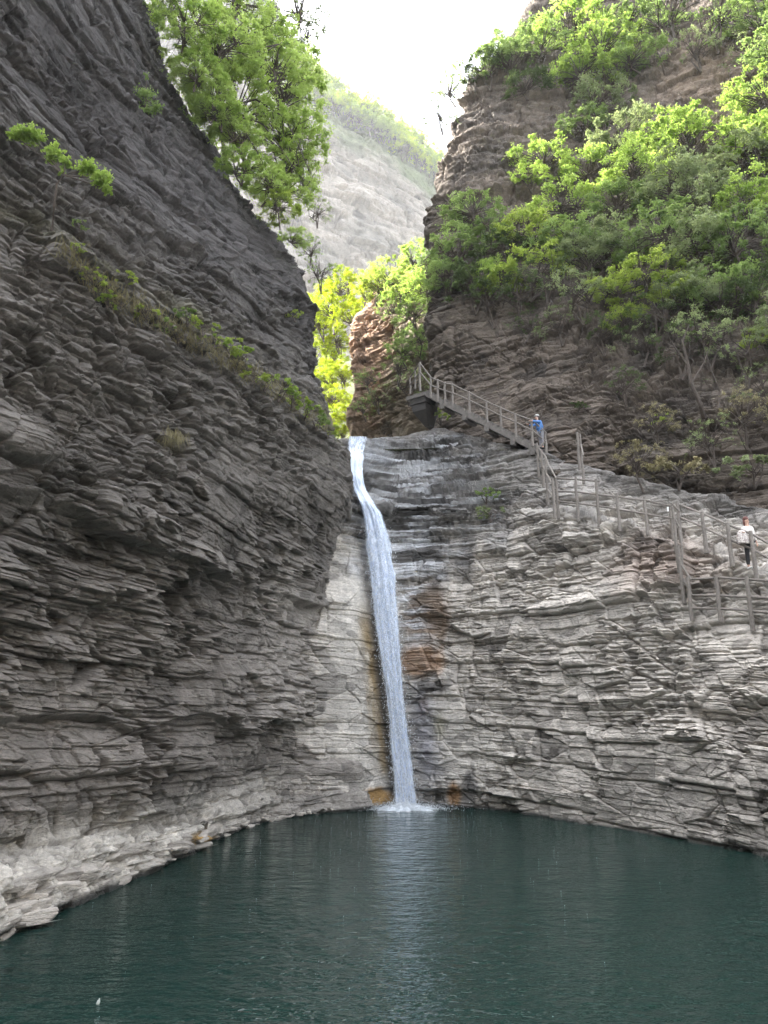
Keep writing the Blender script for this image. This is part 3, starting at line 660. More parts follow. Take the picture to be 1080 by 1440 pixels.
right = [
 (640, 120, 58, 'sparse', 'grey'), (622, 165, 48, 'sparse', 'grey'), (668, 98, 60, 'sparse', 'mid'), (690, 92, 66, 'round', 'dark'), (722, 80, 76, 'round', 'mid'), (760, 62, 80, 'round', 'mid'), (742, 110, 60, 'wide', 'dark'),
 (800, 40, 92, 'round', 'bright'), (850, 62, 96, 'wide', 'bright'), (820, 98, 84, 'wide', 'bright'), (895, 25, 90, 'wide', 'mid'), (905, 70, 70, 'wide', 'mid'), (950, 12, 110, 'sparse', 'dark'), (1010, 28, 90, 'sparse', 'mid'), (1065, 10, 100, 'wide', 'mid'), (985, 70, 60, 'sparse', 'grey'), (1050, 75, 60, 'sparse', 'grey'),
 (850, 140, 84, 'round', 'grey'), (890, 175, 90, 'wide', 'grey'), (822, 175, 70, 'round', 'mid'), (765, 212, 76, 'wide', 'bright'), (748, 245, 50, 'wide', 'bright'), (828, 232, 92, 'wide', 'bright'), (870, 215, 70, 'sparse', 'grey'),
 (940, 172, 92, 'wide', 'bright'), (990, 200, 116, 'round', 'bright'), (1035, 225, 100, 'round', 'grey'), (1075, 135, 90, 'round', 'bright'), (1078, 210, 100, 'round', 'bright'), (1070, 290, 110, 'round', 'bright'),
 (905, 242, 96, 'round', 'bright'), (868, 278, 88, 'wide', 'mid'), (945, 268, 110, 'round', 'grey'), (1000, 285, 110, 'round', 'grey'), (800, 275, 92, 'wide', 'bright'), (805, 322, 92, 'wide', 'mid'), (742, 322, 88, 'wide', 'lime'), (745, 368, 108, 'wide', 'lime'), (702, 388, 64, 'round', 'bright'),
 (660, 292, 76, 'wide', 'mid'), (690, 318, 50, 'wide', 'mid'), (650, 350, 84, 'round', 'mid'), (628, 392, 66, 'round', 'mid'), (668, 400, 80, 'round', 'dark'), (705, 352, 70, 'round', 'dark'), (770, 400, 84, 'sparse', 'dark'), (730, 415, 70, 'sparse', 'grey'), (695, 425, 70, 'sparse', 'dark'),
 (828, 362, 92, 'round', 'grey'), (872, 345, 96, 'round', 'grey'), (930, 335, 116, 'round', 'mid'), (985, 350, 112, 'round', 'grey'), (1045, 352, 110, 'round', 'mid'), (905, 385, 96, 'wide', 'lime'), (950, 405, 70, 'wide', 'lime'), (860, 400, 60, 'wide', 'lime'), (820, 415, 80, 'sparse', 'grey'), (880, 440, 52, 'wide', 'lime'), (925, 450, 90, 'sparse', 'dark'), (975, 420, 90, 'round', 'grey'), (1025, 415, 100, 'round', 'mid'), (1070, 420, 90, 'round', 'dark'), (1078, 470, 60, 'wide', 'lime'), (1000, 475, 90, 'sparse', 'grey'), (1050, 500, 90, 'sparse', 'grey'), (960, 490, 84, 'sparse', 'dark'), (905, 480, 70, 'sparse', 'grey'), (850, 470, 60, 'sparse', 'dark'), (790, 455, 60, 'sparse', 'grey'), (740, 455, 50, 'sparse', 'dark'),
 (1130, 60, 120, 'round', 'mid'), (1140, 190, 120, 'round', 'bright'), (1150, 320, 120, 'round', 'mid'), (1140, 440, 110, 'round', 'grey'), (1230, 120, 140, 'round', 'mid'), (1240, 300, 140, 'round', 'bright')]
for q, (px, py, w_, sh, mt) in enumerate(right):
    hw = 'near the cliff top' if py < 110 else ('on the upper slope' if py < 240 else ('halfway up the slope' if py < 360 else 'at the slope foot'))
    sd = 'by the cliff edge' if px < 720 else ('left of centre' if px < 850 else ('right of centre' if px < 980 else 'by the right edge'))
    place_tree(px, py, w_*1.12, sh, mt, f"{'thin open' if sh == 'sparse' else ('flat spreading' if sh == 'wide' else 'rounded')} {KIND[mt]} tree {hw}, {sd}", 'tree', G1, name='slope_tree')
G2 = 'low brush at the foot of the upper right cliff'
for px, py, w_, sh, mt, lb in [
 (620, 578, 44, 'bush', 'lime', 'small yellow green shrub under the top landing of the stairs'), (684, 690, 40, 'bush', 'mid', 'small green shrub on the wet rock below the stairs, upper of two'), (690, 714, 44, 'bush', 'grey', 'small green shrub on the wet rock below the stairs, lower of two'),
 (813, 568, 30, 'bush', 'dark', 'tiny dark shrub on the rock face right of the blue shirted person'), (925, 600, 66, 'sparse', 'dry', 'brown twiggy bush left of the bare tree'), (905, 655, 80, 'sparse', 'dry', 'dry brown brush mat on the rock above the ledge fence'), (955, 650, 84, 'bush', 'dry', 'dry brown brush mound above the corner post of the fence'), (1005, 620, 80, 'sparse', 'grey', 'grey leafless brush right of the bare tree'), (1060, 645, 90, 'bush', 'grey', 'dense greyish brush at the right edge above the woman'), (1050, 590, 90, 'sparse', 'dry', 'brown sparse brush at the right edge, above the greyish brush'), (1075, 550, 80, 'sparse', 'grey', 'grey sparse bush at the right edge below the lime shrub'), (880, 545, 60, 'sparse', 'dark', 'dark twiggy bush on the rock face left of the bare tree'), (935, 585, 36, 'bush', 'lime', 'small lime shrub beside the bare tree trunk'), (885, 622, 34, 'bush', 'dry', 'small dry bush on the rock left of the brush mound')]:
    place_tree(px, py, w_, sh, mt, lb, 'shrub', G2, name='shrub')
# bare tree with a visible leaning trunk
def limb_tree(name, base_, segs, leaves, mat, label, cat='tree', lsz=.07):
    e = empty(name, base_); tag(e, label, cat); mb = MB()
    for pts, rad in segs: mb.tube([Vector(p)-base_ for p in pts], rad, 6)
    mb.build('trunk', BARK, e)
    if leaves is not None:
        r = np.random.default_rng(len(name)); pos, tone = leaves
        co, fc, tn = leaf_quads(pos-np.array(base_), lsz, r, .4, tone); mesh_np('crown', co, fc, LM[mat], e, attrs={'tone': ('FLOAT', tn)})
    return e
yb = dm(990, 585)-.5
limb_tree('bare_tree', V(990, 585, yb), [([V(990, 588, yb+.4), V(985, 570, yb), V(972, 540, yb-.2), V(968, 515, yb-.3), V(960, 480, yb-.4)], [.12, .10, .085, .07, .04]), ([V(968, 515, yb-.3), V(950, 490, yb-.5), V(938, 470, yb-.7)], [.05, .035, .015]),
          ([V(972, 540, yb-.2), V(990, 510, yb-.4), V(1003, 470, yb-.5)], [.05, .04, .015]), ([V(960, 480, yb-.4), V(970, 455, yb-.6)], [.035, .012]), ([V(1010, 575, yb), V(1012, 550, yb), V(1000, 520, yb-.2), V(1010, 490, yb-.4)], [.05, .045, .03, .012])], None, None, 'leaning bare trunk tree on the brown rock face at right')
# trees in and above the gap, in the sun
G3 = 'sunlit trees in the gap behind the waterfall'
for px, py, w_, Y_, mt in [(478, 405, 50, 68, 'yellow'), (458, 480, 40, 74, 'yellow'), (480, 480, 40, 72, 'yellow'), (470, 432, 60, 66, 'yellow'), (496, 446, 44, 63, 'yellow'), (455, 455, 40, 70, 'yellow'), (520, 415, 50, 60, 'yellow'), (470, 500, 30, 76, 'lime'), (462, 530, 44, 70, 'yellow'), (484, 528, 40, 68, 'yellow'), (474, 560, 44, 66, 'yellow'), (490, 585, 36, 63, 'yellow'), (468, 590, 44, 64, 'yellow'), (484, 608, 34, 60, 'yellow'), (450, 560, 50, 72, 'yellow'), (440, 600, 50, 68, 'yellow'), (430, 520, 60, 74, 'yellow'), (436, 450, 60, 72, 'yellow')]:
    place_tree(px, py, w_*1.35, 'round', mt, f"{KIND[mt]} sunlit tree in the gap, {'above the orange rock' if py < 460 else ('low down near the lip of the fall' if py > 570 else 'halfway down the gap')}", 'tree', G3, Y=Y_, name='gap_tree')
G4 = 'trees on and beside the orange buttress'
for px, py, w_, Y_, mt, sh in [(528, 402, 60, 58, 'lime', 'round'), (556, 390, 74, 57, 'lime', 'round'), (590, 372, 70, 55, 'bright', 'round'), (575, 410, 70, 53, 'bright', 'round'), (602, 405, 60, 50, 'bright', 'round'), (610, 360, 50, 50, 'mid', 'round'), (552, 436, 50, 54, 'mid', 'sparse'), (585, 445, 56, 50, 'mid', 'round'), (572, 490, 56, 49, 'mid', 'round'), (560, 520, 50, 49, 'mid', 'sparse'), (590, 480, 46, 47, 'mid', 'round'), (520, 535, 40, 53, 'mid', 'sparse'), (533, 560, 44, 52, 'grey', 'sparse'), (515, 575, 36, 53, 'mid', 'sparse'), (575, 545, 50, 47, 'grey', 'sparse')]:
    place_tree(px, py, w_*1.1, sh, mt, f"{'thin' if sh == 'sparse' else 'leafy'} {KIND[mt]} tree {'growing on top of' if py < 440 else 'clinging to the face of'} the orange buttress", 'tree', G4, Y=Y_, name='buttress_tree')
# ridge trees on the far mountain
G5 = 'trees along the ridge of the far mountain'
for k in range(34):
    px = 425+k*6.4; rid = np.interp(px, [250, 380, 450, 520, 580, 615, 700], [-150, 10, 118, 160, 200, 232, 300])
    for j in (0, 1):
        w_ = random.uniform(28, 44); py = rid+j*15+random.uniform(-8, 2); mt = random.choice(['glow', 'glow', 'lime'])
        Y_ = float(np.interp(px, [450, 520, 580, 615, 700], [250, 262, 275, 290, 320]))-2-j*4
        place_tree(px, py, w_, 'round', mt, 'small sunlit yellow green tree on the skyline ridge of the far mountain', 'tree', G5, Y=Y_, name='ridge_tree')
# ---- left cliff vegetation
G6 = 'leafy trees overhanging from the left cliff top'
for px, py, w_, Y_, mt, sh in [(345, 150, 150, 31.5, 'soft', 'round'), (395, 120, 120, 32, 'soft', 'round'), (300, 50, 110, 28.2, 'soft', 'round'), (350, 50, 120, 31, 'soft', 'round'), (395, 65, 100, 33, 'soft', 'wide'), (400, 180, 110, 32, 'soft', 'round'), (385, 225, 100, 32.5, 'soft', 'wide'), (422, 245, 60, 33, 'soft', 'sparse'), (400, 270, 76, 32, 'soft', 'round'), (428, 205, 56, 33, 'soft', 'wide'), (325, 185, 64, 28.7, 'soft', 'round'), (240, -10, 60, 26.3, 'mid', 'round'), (254, 52, 62, 26.3, 'soft', 'wide'), (272, 100, 56, 27.0, 'soft', 'wide'), (296, 146, 52, 28.0, 'bright', 'wide'), (312, 150, 70, 28.3, 'bright', 'wide'), (405, 5, 110, 33, 'grey', 'sparse'), (435, 40, 50, 34, 'grey', 'sparse'), (262, 15, 84, 26.4, 'bright', 'wide'), (280, 85, 70, 27.3, 'bright', 'wide'), (300, 122, 66, 27.9, 'soft', 'wide'), (340, 228, 64, 29.1, 'bright', 'wide'), (368, 258, 64, 29.6, 'soft', 'round'), (394, 295, 56, 30.0, 'lime', 'round'), (418, 328, 40, 30.3, 'soft', 'wide'), (375, 20, 80, 32, 'soft', 'sparse'), (330, 5, 90, 31, 'soft', 'round'), (452, 385, 54, 34, 'mid', 'sparse'), (436, 352, 40, 33, 'mid', 'sparse'), (446, 300, 40, 34, 'grey', 'sparse')]:
    place_tree(px, py, w_*1.1, sh, mt, f"{'thin' if sh == 'sparse' else 'dense'} {KIND[mt]} tree on the left cliff {'against the white sky' if px > 390 else 'top beside the dark rock'}, {'upper' if py < 100 else ('lower' if py > 220 else 'middle')} part", 'tree', G6, Y=Y_, name='overhanging_tree', vs=1.0)
# big visible limbs
lb_ = V(318, 240, 31.3)
limb_tree('arching_tree', lb_, [([lb_, V(305, 115, 30.5), V(325, 92, 30.2), V(352, 78, 30), V(376, 66, 30), V(400, 60, 30)], [.12, .10, .09, .07, .05, .02]), ([V(285, 50, 30), V(292, 20, 30), V(300, -10, 30)], [.06, .05, .04]), ([V(306, 112, 30.4), V(340, 90, 30), V(375, 72, 30), V(412, 50, 30)], [.06, .05, .03, .012]), ([V(305, 118, 30.5), V(350, 110, 30.6), V(385, 78, 30.5)], [.05, .04, .012]),
          ([V(318, 150, 31), V(360, 140, 31), V(400, 165, 31), V(420, 205, 31), V(435, 240, 31)], [.06, .05, .04, .03, .01]), ([V(318, 150, 31), V(370, 175, 31), V(400, 215, 31), V(418, 245, 31)], [.05, .04, .03, .01]), ([V(330, 165, 31), V(360, 210, 31), V(385, 260, 31), V(395, 300, 31)], [.05, .04, .03, .01])], None, None, 'long dark arching limbs crossing the bright green crowns at top left')
# hanging three-tuft bush and small shrubs on the left wall
def tuft_bush(name, tufts, stem, mat, label, Yv, dens=900, lsz=.05, twigs=()):
    pos = []; tone = []; r = np.random.default_rng(int(tufts[0][0]*7))
    segs = [([V(x, y, Yv+dy_) for x, y, dy_ in stem], [.045]+[.03]*(len(stem)-2)+[.02])] if len(stem) > 2 else [([V(x, y, Yv+dy_) for x, y, dy_ in stem], [.04, .02])]
    for x, y, w_, h_ in tufts:
        k = int(dens*w_*h_/900); cc = P(x, y, Yv); s_ = Yv*1.1/F; q = r.normal(0, 1, (k, 3)); q /= np.linalg.norm(q, axis=1, keepdims=True); q *= (r.random(k)**.45)[:, None]
        nt_ = max(6, k//11); tw = q[:nt_]/(np.linalg.norm(q[:nt_], axis=1, keepdims=True)+1e-6)*r.uniform(.55, 1.25, (nt_, 1)); q = tw[r.integers(0, nt_, k)]*r.uniform(.15, 1, (k, 1))+r.normal(0, .07, (k, 3)); q[:, 2] -= .2*q[:, 0]**2
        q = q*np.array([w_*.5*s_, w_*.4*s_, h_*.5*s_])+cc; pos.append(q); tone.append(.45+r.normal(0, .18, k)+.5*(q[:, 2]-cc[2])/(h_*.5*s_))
        segs.append(([V(*stem[-1][:2], Yv), V((x+stem[-1][0])/2, (y+stem[-1][1])/2, Yv), V(x, y, Yv)], [.02, .014, .008]))
    return limb_tree(name, V(stem[0][0], stem[0][1], Yv+stem[0][2]), segs, (np.concatenate(pos), np.concatenate(tone)), mat, label, 'shrub', lsz)
yl = min(dm(70, 230, 4), dm(130, 250, 4), dm(75, 320, 3), dm(20, 190, 4), dm(150, 265, 3))-.75
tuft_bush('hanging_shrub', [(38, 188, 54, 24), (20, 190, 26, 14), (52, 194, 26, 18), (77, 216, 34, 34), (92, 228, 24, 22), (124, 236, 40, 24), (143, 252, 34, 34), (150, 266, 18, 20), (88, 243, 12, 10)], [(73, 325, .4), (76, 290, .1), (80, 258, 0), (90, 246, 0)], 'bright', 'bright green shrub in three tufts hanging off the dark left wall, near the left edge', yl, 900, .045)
yl = dm(205, 140, 4)-.3
tuft_bush('wall_shrub', [(205, 135, 44, 36), (190, 128, 24, 20), (222, 150, 26, 24), (205, 155, 36, 18), (206, 108, 12, 18)], [(203, 172, .3), (204, 155, 0), (205, 140, 0)], 'mid', 'loose green shrub high on the dark left wall', yl, 330, .05)
random.seed(5)
G7 = 'small shrubs along the terrace of the left cliff'
for px, py, w_, mt in [(110, 345, 20, 'lime'), (130, 380, 26, 'lime'), (142, 402, 30, 'lime'), (150, 418, 26, 'bright'), (178, 384, 26, 'lime'), (205, 432, 28, 'lime'), (232, 452, 26, 'mid'), (262, 438, 34, 'mid'), (285, 450, 36, 'lime'), (300, 468, 34, 'bright'), (322, 480, 38, 'lime'), (340, 492, 38, 'bright'), (352, 520, 34, 'lime'), (372, 528, 38, 'bright'), (392, 538, 44, 'bright'), (410, 552, 38, 'lime'), (428, 570, 36, 'bright'), (445, 584, 34, 'mid'), (460, 600, 28, 'lime'), (112, 312, 20, 'mid'), (415, 440, 22, 'lime'), (170, 420, 22, 'dry'), (250, 470, 26, 'dry'), (330, 510, 26, 'dry')]:
    place_tree(px, py, w_*1.3, 'bush', mt, f"small {KIND[mt]} shrub on the terrace of the dark left wall, {'upper left end' if px < 200 else ('middle' if px < 360 else 'lower right end')}", 'shrub', G7, name='terrace_shrub')
G8 = 'small plants on the edge of the dark left cliff under the trees'
for px, py, w_, mt in [(265, 100, 28, 'mid'), (262, 118, 24, 'grey'), (285, 135, 24, 'mid'), (300, 160, 26, 'mid'), (225, 20, 40, 'grey'), (212, 5, 30, 'mid'), (238, 38, 36, 'mid'), (255, 55, 32, 'grey'), (262, 150, 22, 'mid')]:
    place_tree(px, py, w_*1.2, 'bush', mt, f"small {KIND[mt]} plant rooted on the upper edge of the dark left cliff", 'shrub', G8, name='edge_shrub')
# dry grass hanging off the terrace and ledges: uncountable blades
def grass(name, spots, n_each, length, mat, label, droop=.6):
    r = np.random.default_rng(3); co = []; k0 = 0
    for px, py, sp_ in spots:
        for _ in range(n_each):
            x, y = px+r.normal(0, sp_), py+r.normal(0, sp_*.5); Yg = dm(x, y, 0)-.03; p = P(x, y, Yg); L_ = length*r.uniform(.5, 1.3)
            o_ = np.array([r.normal(0, .35), -abs(r.normal(.35, .25)), r.uniform(.1, .7)])*L_; t_ = p+o_; e_ = t_+np.array([o_[0]*.6, o_[1]*.5, -droop*L_]); w_ = np.array([.008, 0, 0])
            co += [p-w_, p+w_, t_+w_*.6, t_-w_*.6, t_-w_*.6, t_+w_*.6, e_+w_*.1, e_-w_*.1]
    co = np.array(co); fc = np.arange(len(co)).reshape(-1, 4)
    o = mesh_np(name, co, fc, LM[mat], attrs={'tone': ('FLOAT', r.random(len(co)))}); tag(o, label, 'grass', kind='stuff'); return o
ts = [(x, float(np.interp(x, [90, 140, 200, 260, 340, 400, 460], [350, 405, 440, 470, 520, 555, 600]))+dy_, 9) for x in range(95, 465, 9) for dy_ in (-6, 6)]
grass('terrace_grass', ts, 20, .32, 'dry', 'dry grass and thin green blades along the terrace of the dark left wall')
grass('straw_tuft', [(243, 620, 6), (236, 622, 5), (250, 622, 4)], 45, .42, 'dry', 'pale straw tuft hanging below a ledge on the left wall', 1.1)
# ------------------------------------------------------------------ path, stairs, railings
LOG = plain('weathered_log_rail', (.20, .18, .16), .85, .3, 14, .5, .01)
CONC = plain('stair_concrete', (.15, .138, .125), .9, .3, 5, .5, .02)
DARKC = plain('dark_concrete', (.06, .055, .052), .9, .25, 4, .4, .02)
random.seed(21)
def railing(name, label, posts, rails, Yf=None, rp=.062, rr=.042, off=.16, group='log railings along the cliff path'):
    """posts: (px, foot_py, top_py); rails: lists of pixel points with the post index they pass, as (px, py, post index)"""
    ys = []
    for k, (px, fy, ty) in enumerate(posts):
        ys.append(Yf[k] if Yf else min(dm(px, fy, 1), dm(px, (fy+ty)/2, 1)+.0, dm(px, ty, 1)+.2)-off)
    b0 = V(posts[0][0], posts[0][1], ys[0]); e = empty(name, b0); tag(e, label, 'railing', group)
    for (px, fy, ty), y in zip(posts, ys):
        a = V(px, fy, y); t = V(px, ty, y); L = t.z-a.z; j = random.uniform(-.02, .02)
        mb = MB(); mb.tube([a-Vector((0, 0, .22)), a+Vector((j, 0, L*.3)), a+Vector((-j, 0, L*.7)), a+Vector((j, 0, L+.03))], [rp*1.12, rp, rp*.96, rp*.9], 9, .12)
        for v in range(len(mb.v)): mb.v[v] = tuple(Vector(mb.v[v])-b0)
        mb.build('post', LOG, e)
    for pts in rails:
        for (x0, y0, i0), (x1, y1, i1) in zip(pts, pts[1:]):
            a = V(x0, y0, ys[i0]-.03); b = V(x1, y1, ys[i1]-.03); m_ = (a+b)/2+Vector((0, 0, random.uniform(-.02, .015)))
            dd = (b-a).normalized()*.04
            mb = MB(); mb.tube([a-dd-b0, m_-b0, b+dd-b0], [rr*1.05, rr*.95, rr*.9], 8, .12); mb.build('rail', LOG, e)
    return ys
# main flight: from the lower end up to the landing
A = V(756, 630, 34.6); B = V(598, 551, 38.4)
run = Vector((B.x-A.x, B.y-A.y, 0)); L = run.length; u = run.normalized(); inn = Vector((u.y, -u.x, 0))
if inn.y < 0: inn = -inn
rise = B.z-A.z; ns = 24; wd = 1.15
st = empty('stone_stairs', A); tag(st, 'grey concrete stair flight bracketed to the cliff, climbing left to a landing', 'stairs')
mb = MB()
for k in range(ns):
    z0 = rise*k/ns; z1 = rise*(k+1)/ns; x0, x1 = L*k/ns, L*(k+1)/ns; zb = z0-.26
    vs = []
    for s_ in (-.03, wd):
        for (xx, zz_) in ((x0, zb), (x1, zb+rise/ns), (x1, z1), (x0, z1)):
            vs.append(u*xx+inn*s_+Vector((0, 0, zz_)))
    mb.add(vs, [(0, 1, 2, 3), (7, 6, 5, 4), (3, 2, 6, 7), (0, 3, 7, 4), (1, 0, 4, 5), (2, 1, 5, 6)])
mb.build('stair_flight', CONC, st)
for f in (.2, .42, .62, .83, .04):   # brackets cast under the flight
    c_ = u*(L*f)+Vector((0, 0, rise*f-.36)); R = Matrix.Rotation(math.atan2(u.y, u.x), 3, 'Z'); mb = MB(); mb.box(c_+inn*.5, (.24, 1.22, .3), R); mb.build('bracket', CONC, st)
R = Matrix.Rotation(math.atan2(u.y, u.x), 3, 'Z'); Bl = B-A
mb = MB(); mb.box(Bl+u*.62+inn*.75-Vector((0, 0, .1)), (1.3, 1.6, .22), R); mb.build('landing', CONC, st)
mb = MB(); c0 = Bl+u*.45+inn*.5
top_ = [c0+u*a+inn*b_+Vector((0, 0, -.22)) for a, b_ in ((-.4, -.45), (.6, -.45), (.6, .9), (-.4, .9))]
mid_ = [c0+u*a+inn*b_+Vector((0, 0, -.95)) for a, b_ in ((-.36, -.35), (.5, -.35), (.5, .9), (-.36, .9))]
bot_ = [c0+u*a+inn*b_+Vector((0, 0, -1.65)) for a, b_ in ((-.1, .45), (.2, .45), (.2, .9), (-.1, .9))]
mb.add(top_+mid_+bot_, [(3, 2, 1, 0)]+[(i, (i+1) % 4, 4+(i+1) % 4, 4+i) for i in range(4)]+[(4+i, 4+(i+1) % 4, 8+(i+1) % 4, 8+i) for i in range(4)]+[(8, 9, 10, 11)])
mb.build('landing_corbel', DARKC, st)
mb = MB(); mb.box(c0+u*.1+inn*-.02+Vector((0, 0, -.5)), (1.1, .9, .1), R); mb.build('beam', DARKC, st)
pp = [(591, 545, 510), (606, 555, 530), (616, 560, 534), (626, 566, 538), (637, 571, 540), (660.5, 581, 551), (685, 591, 564), (705, 602, 573), (726, 612, 582), (749, 622, 590), (768, 632, 608)]
ys = [float(np.interp(p[0], [598, 756], [38.35, 34.55])) for p in pp]; ys[-1] = 34.9; ys[0] = 38.5
tops = [(p[0], p[2]+1, k) for k, p in enumerate(pp)]
mids = [(591, 524, 0), (606, 542, 1), (637, 553, 4), (660.5, 563, 5), (685, 575, 6), (705, 585, 7), (726, 594, 8), (748, 605, 9), (768, 621, 10)]
railing('stair_railing', 'log railing climbing the stair flight from the person in blue to the landing', pp, [tops, mids], ys)
railing('landing_railing', 'short railing curving round the far left end of the stair landing', [(577, 549, 529), (584, 542, 520), (590, 540, 511)], [[(577, 530, 0), (584, 520, 1), (590, 511, 2)], [(577, 541, 0), (584, 532, 1), (590, 524, 2)]], [40.0, 39.4, 38.6], rp=.05)
yz = [34.4, 33.3, 32.2, 30.6, 30.2]
yz = [min(a_, dm(p_[0], p_[1], 1)-.15) for a_, p_ in zip(yz, [(757, 665), (764, 678), (770.5, 705), (780, 723)])]
railing('zigzag_railing', 'steep log railing dropping from the foot of the stairs to the ledge fence', [(757.5, 665, 624), (764, 679, 634), (770.5, 705, 646), (780, 723, 674)], [[(765, 622, 0), (758, 629, 0)], [(758, 631, 0), (767, 642, 1), (772, 655, 2), (782, 672, 3)], [(759, 645, 0), (769, 667, 2), (781, 688, 3)], [(770.5, 689, 2), (781, 704, 3)]], yz)
railing('lone_railing', 'short steep railing standing alone on the rock above the ledge fence', [(815, 655, 609), (820.5, 674, 639)], [[(815.5, 611, 0), (817, 625, 0), (820, 640, 1)]])
fp_ = [(785, 723, 672), (813, 727, 672), (842.5, 733, 675), (871, 740, 695), (910, 745, 700), (946.5, 753, 711)]
railing('ledge_fence', 'long log fence along the ledge between the zigzag railing and the tall corner post', fp_, [[(785, 672.5, 0), (813, 674, 1), (842.5, 677, 2)], [(785, 691, 0), (813, 692, 1), (842.5, 696, 2), (871, 699, 3), (910, 704, 4), (946.5, 712, 5)], [(785, 705, 0), (813, 708, 1), (842.5, 712, 2), (871, 717, 3), (910, 723, 4), (946.5, 729, 5)]])
pfy = railing('path_fence', 'log fence sloping down right from the tall corner post in front of the woman', [(957.5, 757, 706), (992.5, 770, 721), (1029, 788, 737), (1063, 806, 748), (1100, 826, 768)], [[(957.5, 710, 0), (992.5, 724, 1), (1029, 740, 2), (1063, 754, 3), (1100, 773, 4)], [(957.5, 728, 0), (992.5, 743, 1), (1029, 760, 2), (1063, 775, 3), (1100, 795, 4)]], rp=.07, off=.4)
railing('corner_railing', 'near vertical log railing dropping from the tall corner post to the lower fence', [(954.5, 797, 712), (961, 840, 768), (972.5, 864, 812)], [[(946, 710, 0), (955, 719, 0)], [(948, 729, 0), (955, 741, 0)], [(956, 747, 0), (959, 770, 1), (959.5, 793, 1)], [(959, 795, 1), (971, 814, 2)], [(961, 815, 1), (972, 835, 2)]], rp=.06)
railing('lower_fence', 'lowest three-rail log fence in the bottom right corner of the path', [(972.5, 864, 813), (1013, 865, 811), (1058, 878, 812), (1104, 886, 818)], [[(972.5, 814, 0), (1013, 812, 1), (1058, 815, 2), (1104, 819, 3)], [(974, 837, 0), (1013, 837.5, 1), (1058, 839.5, 2), (1104, 842, 3)], [(974, 855, 0), (1013, 856, 1), (1058, 859, 2), (1104, 864, 3)]], rp=.07)
# small white notice by the corner post
ysn = dm(941, 716)-.3; c_ = V(941, 716, ysn); mb = MB(); mb.box((0, 0, 0), (.17, .02, .19)); sg = mb.build('notice_board', plain('white_sign', (.75, .75, .74), .6, .05)); sg.location = c_
tag(sg, 'small white notice with a faint grey mark left of the tall corner post', 'sign')
mb = MB(); mb.box((.02, -.013, .0), (.07, .006, .02)); mb.box((.02, -.013, .035), (.05, .006, .016)); mb.build('faint_mark', plain('grey_ink', (.3, .3, .31), .7, .05), sg)
mb = MB(); mb.tube([(0, .03, -.7), (0, .03, .08)], .018, 6); mb.build('stake', LOG, sg)
# ------------------------------------------------------------------ people
SKIN = plain('skin', (.52, .33, .25), .6, .06, 20, .1, .002); HAIR = plain('dark_hair', (.05, .025, .02), .6, .2, 40)
def skin_obj(name, V_, E_, R_, mat, parent, root=0, sub=2):
    me = bpy.data.meshes.new(name); me.from_pydata([tuple(v) for v in V_], E_, []); me.update(); me.materials.append(mat)
    o = bpy.data.objects.new(name, me); C.objects.link(o); o.parent = parent
    md = o.modifiers.new('skin', 'SKIN'); md.use_smooth_shade = True
    sv = me.skin_vertices[0].data if me.skin_vertices else None
    if sv is None:
        bpy.context.view_layer.objects.active = o
        sv = me.skin_vertices[0].data
    for k, r in enumerate(R_):
        r = r if hasattr(r, '__len__') else (r, r); sv[k].radius = r; sv[k].use_root = (k == root)
    s2 = o.modifiers.new('sub', 'SUBSURF'); s2.levels = sub; s2.render_levels = sub
    return o
def chain(Vs, Es, Rs, start, pts, rads):
    prev = start
    for p, r in zip(pts, rads):
        Vs.append(Vector(p)); Rs.append(r); Es.append((prev, len(Vs)-1)); prev = len(Vs)-1
    return prev
def hand(Vs, Es, Rs, wrist, d, side, up=Vector((0, 0, 1))):
    """palm, four unequal curled fingers and a thumb leaving the side of the palm"""
    w = Vs[wrist]; d = d.normalized(); side = side.normalized(); curl = d.cross(side).normalized()
    if curl.z > 0: curl = -curl
    pk = chain(Vs, Es, Rs, wrist, [w+d*.05], [(.034, .016)]); pk2 = chain(Vs, Es, Rs, pk, [w+d*.085], [(.036, .015)])
    for k, ln in enumerate((.062, .072, .068, .052)):
        o_ = side*(.027-.018*k); chain(Vs, Es, Rs, pk2, [w+d*.1+o_, w+d*(.1+ln*.5)+o_+curl*.012, w+d*(.1+ln*.85)+o_+curl*.035], [.009, .0085, .007])
    chain(Vs, Es, Rs, pk, [w+d*.06+side*.04, w+d*.09+side*.058+curl*.01], [.011, .009])
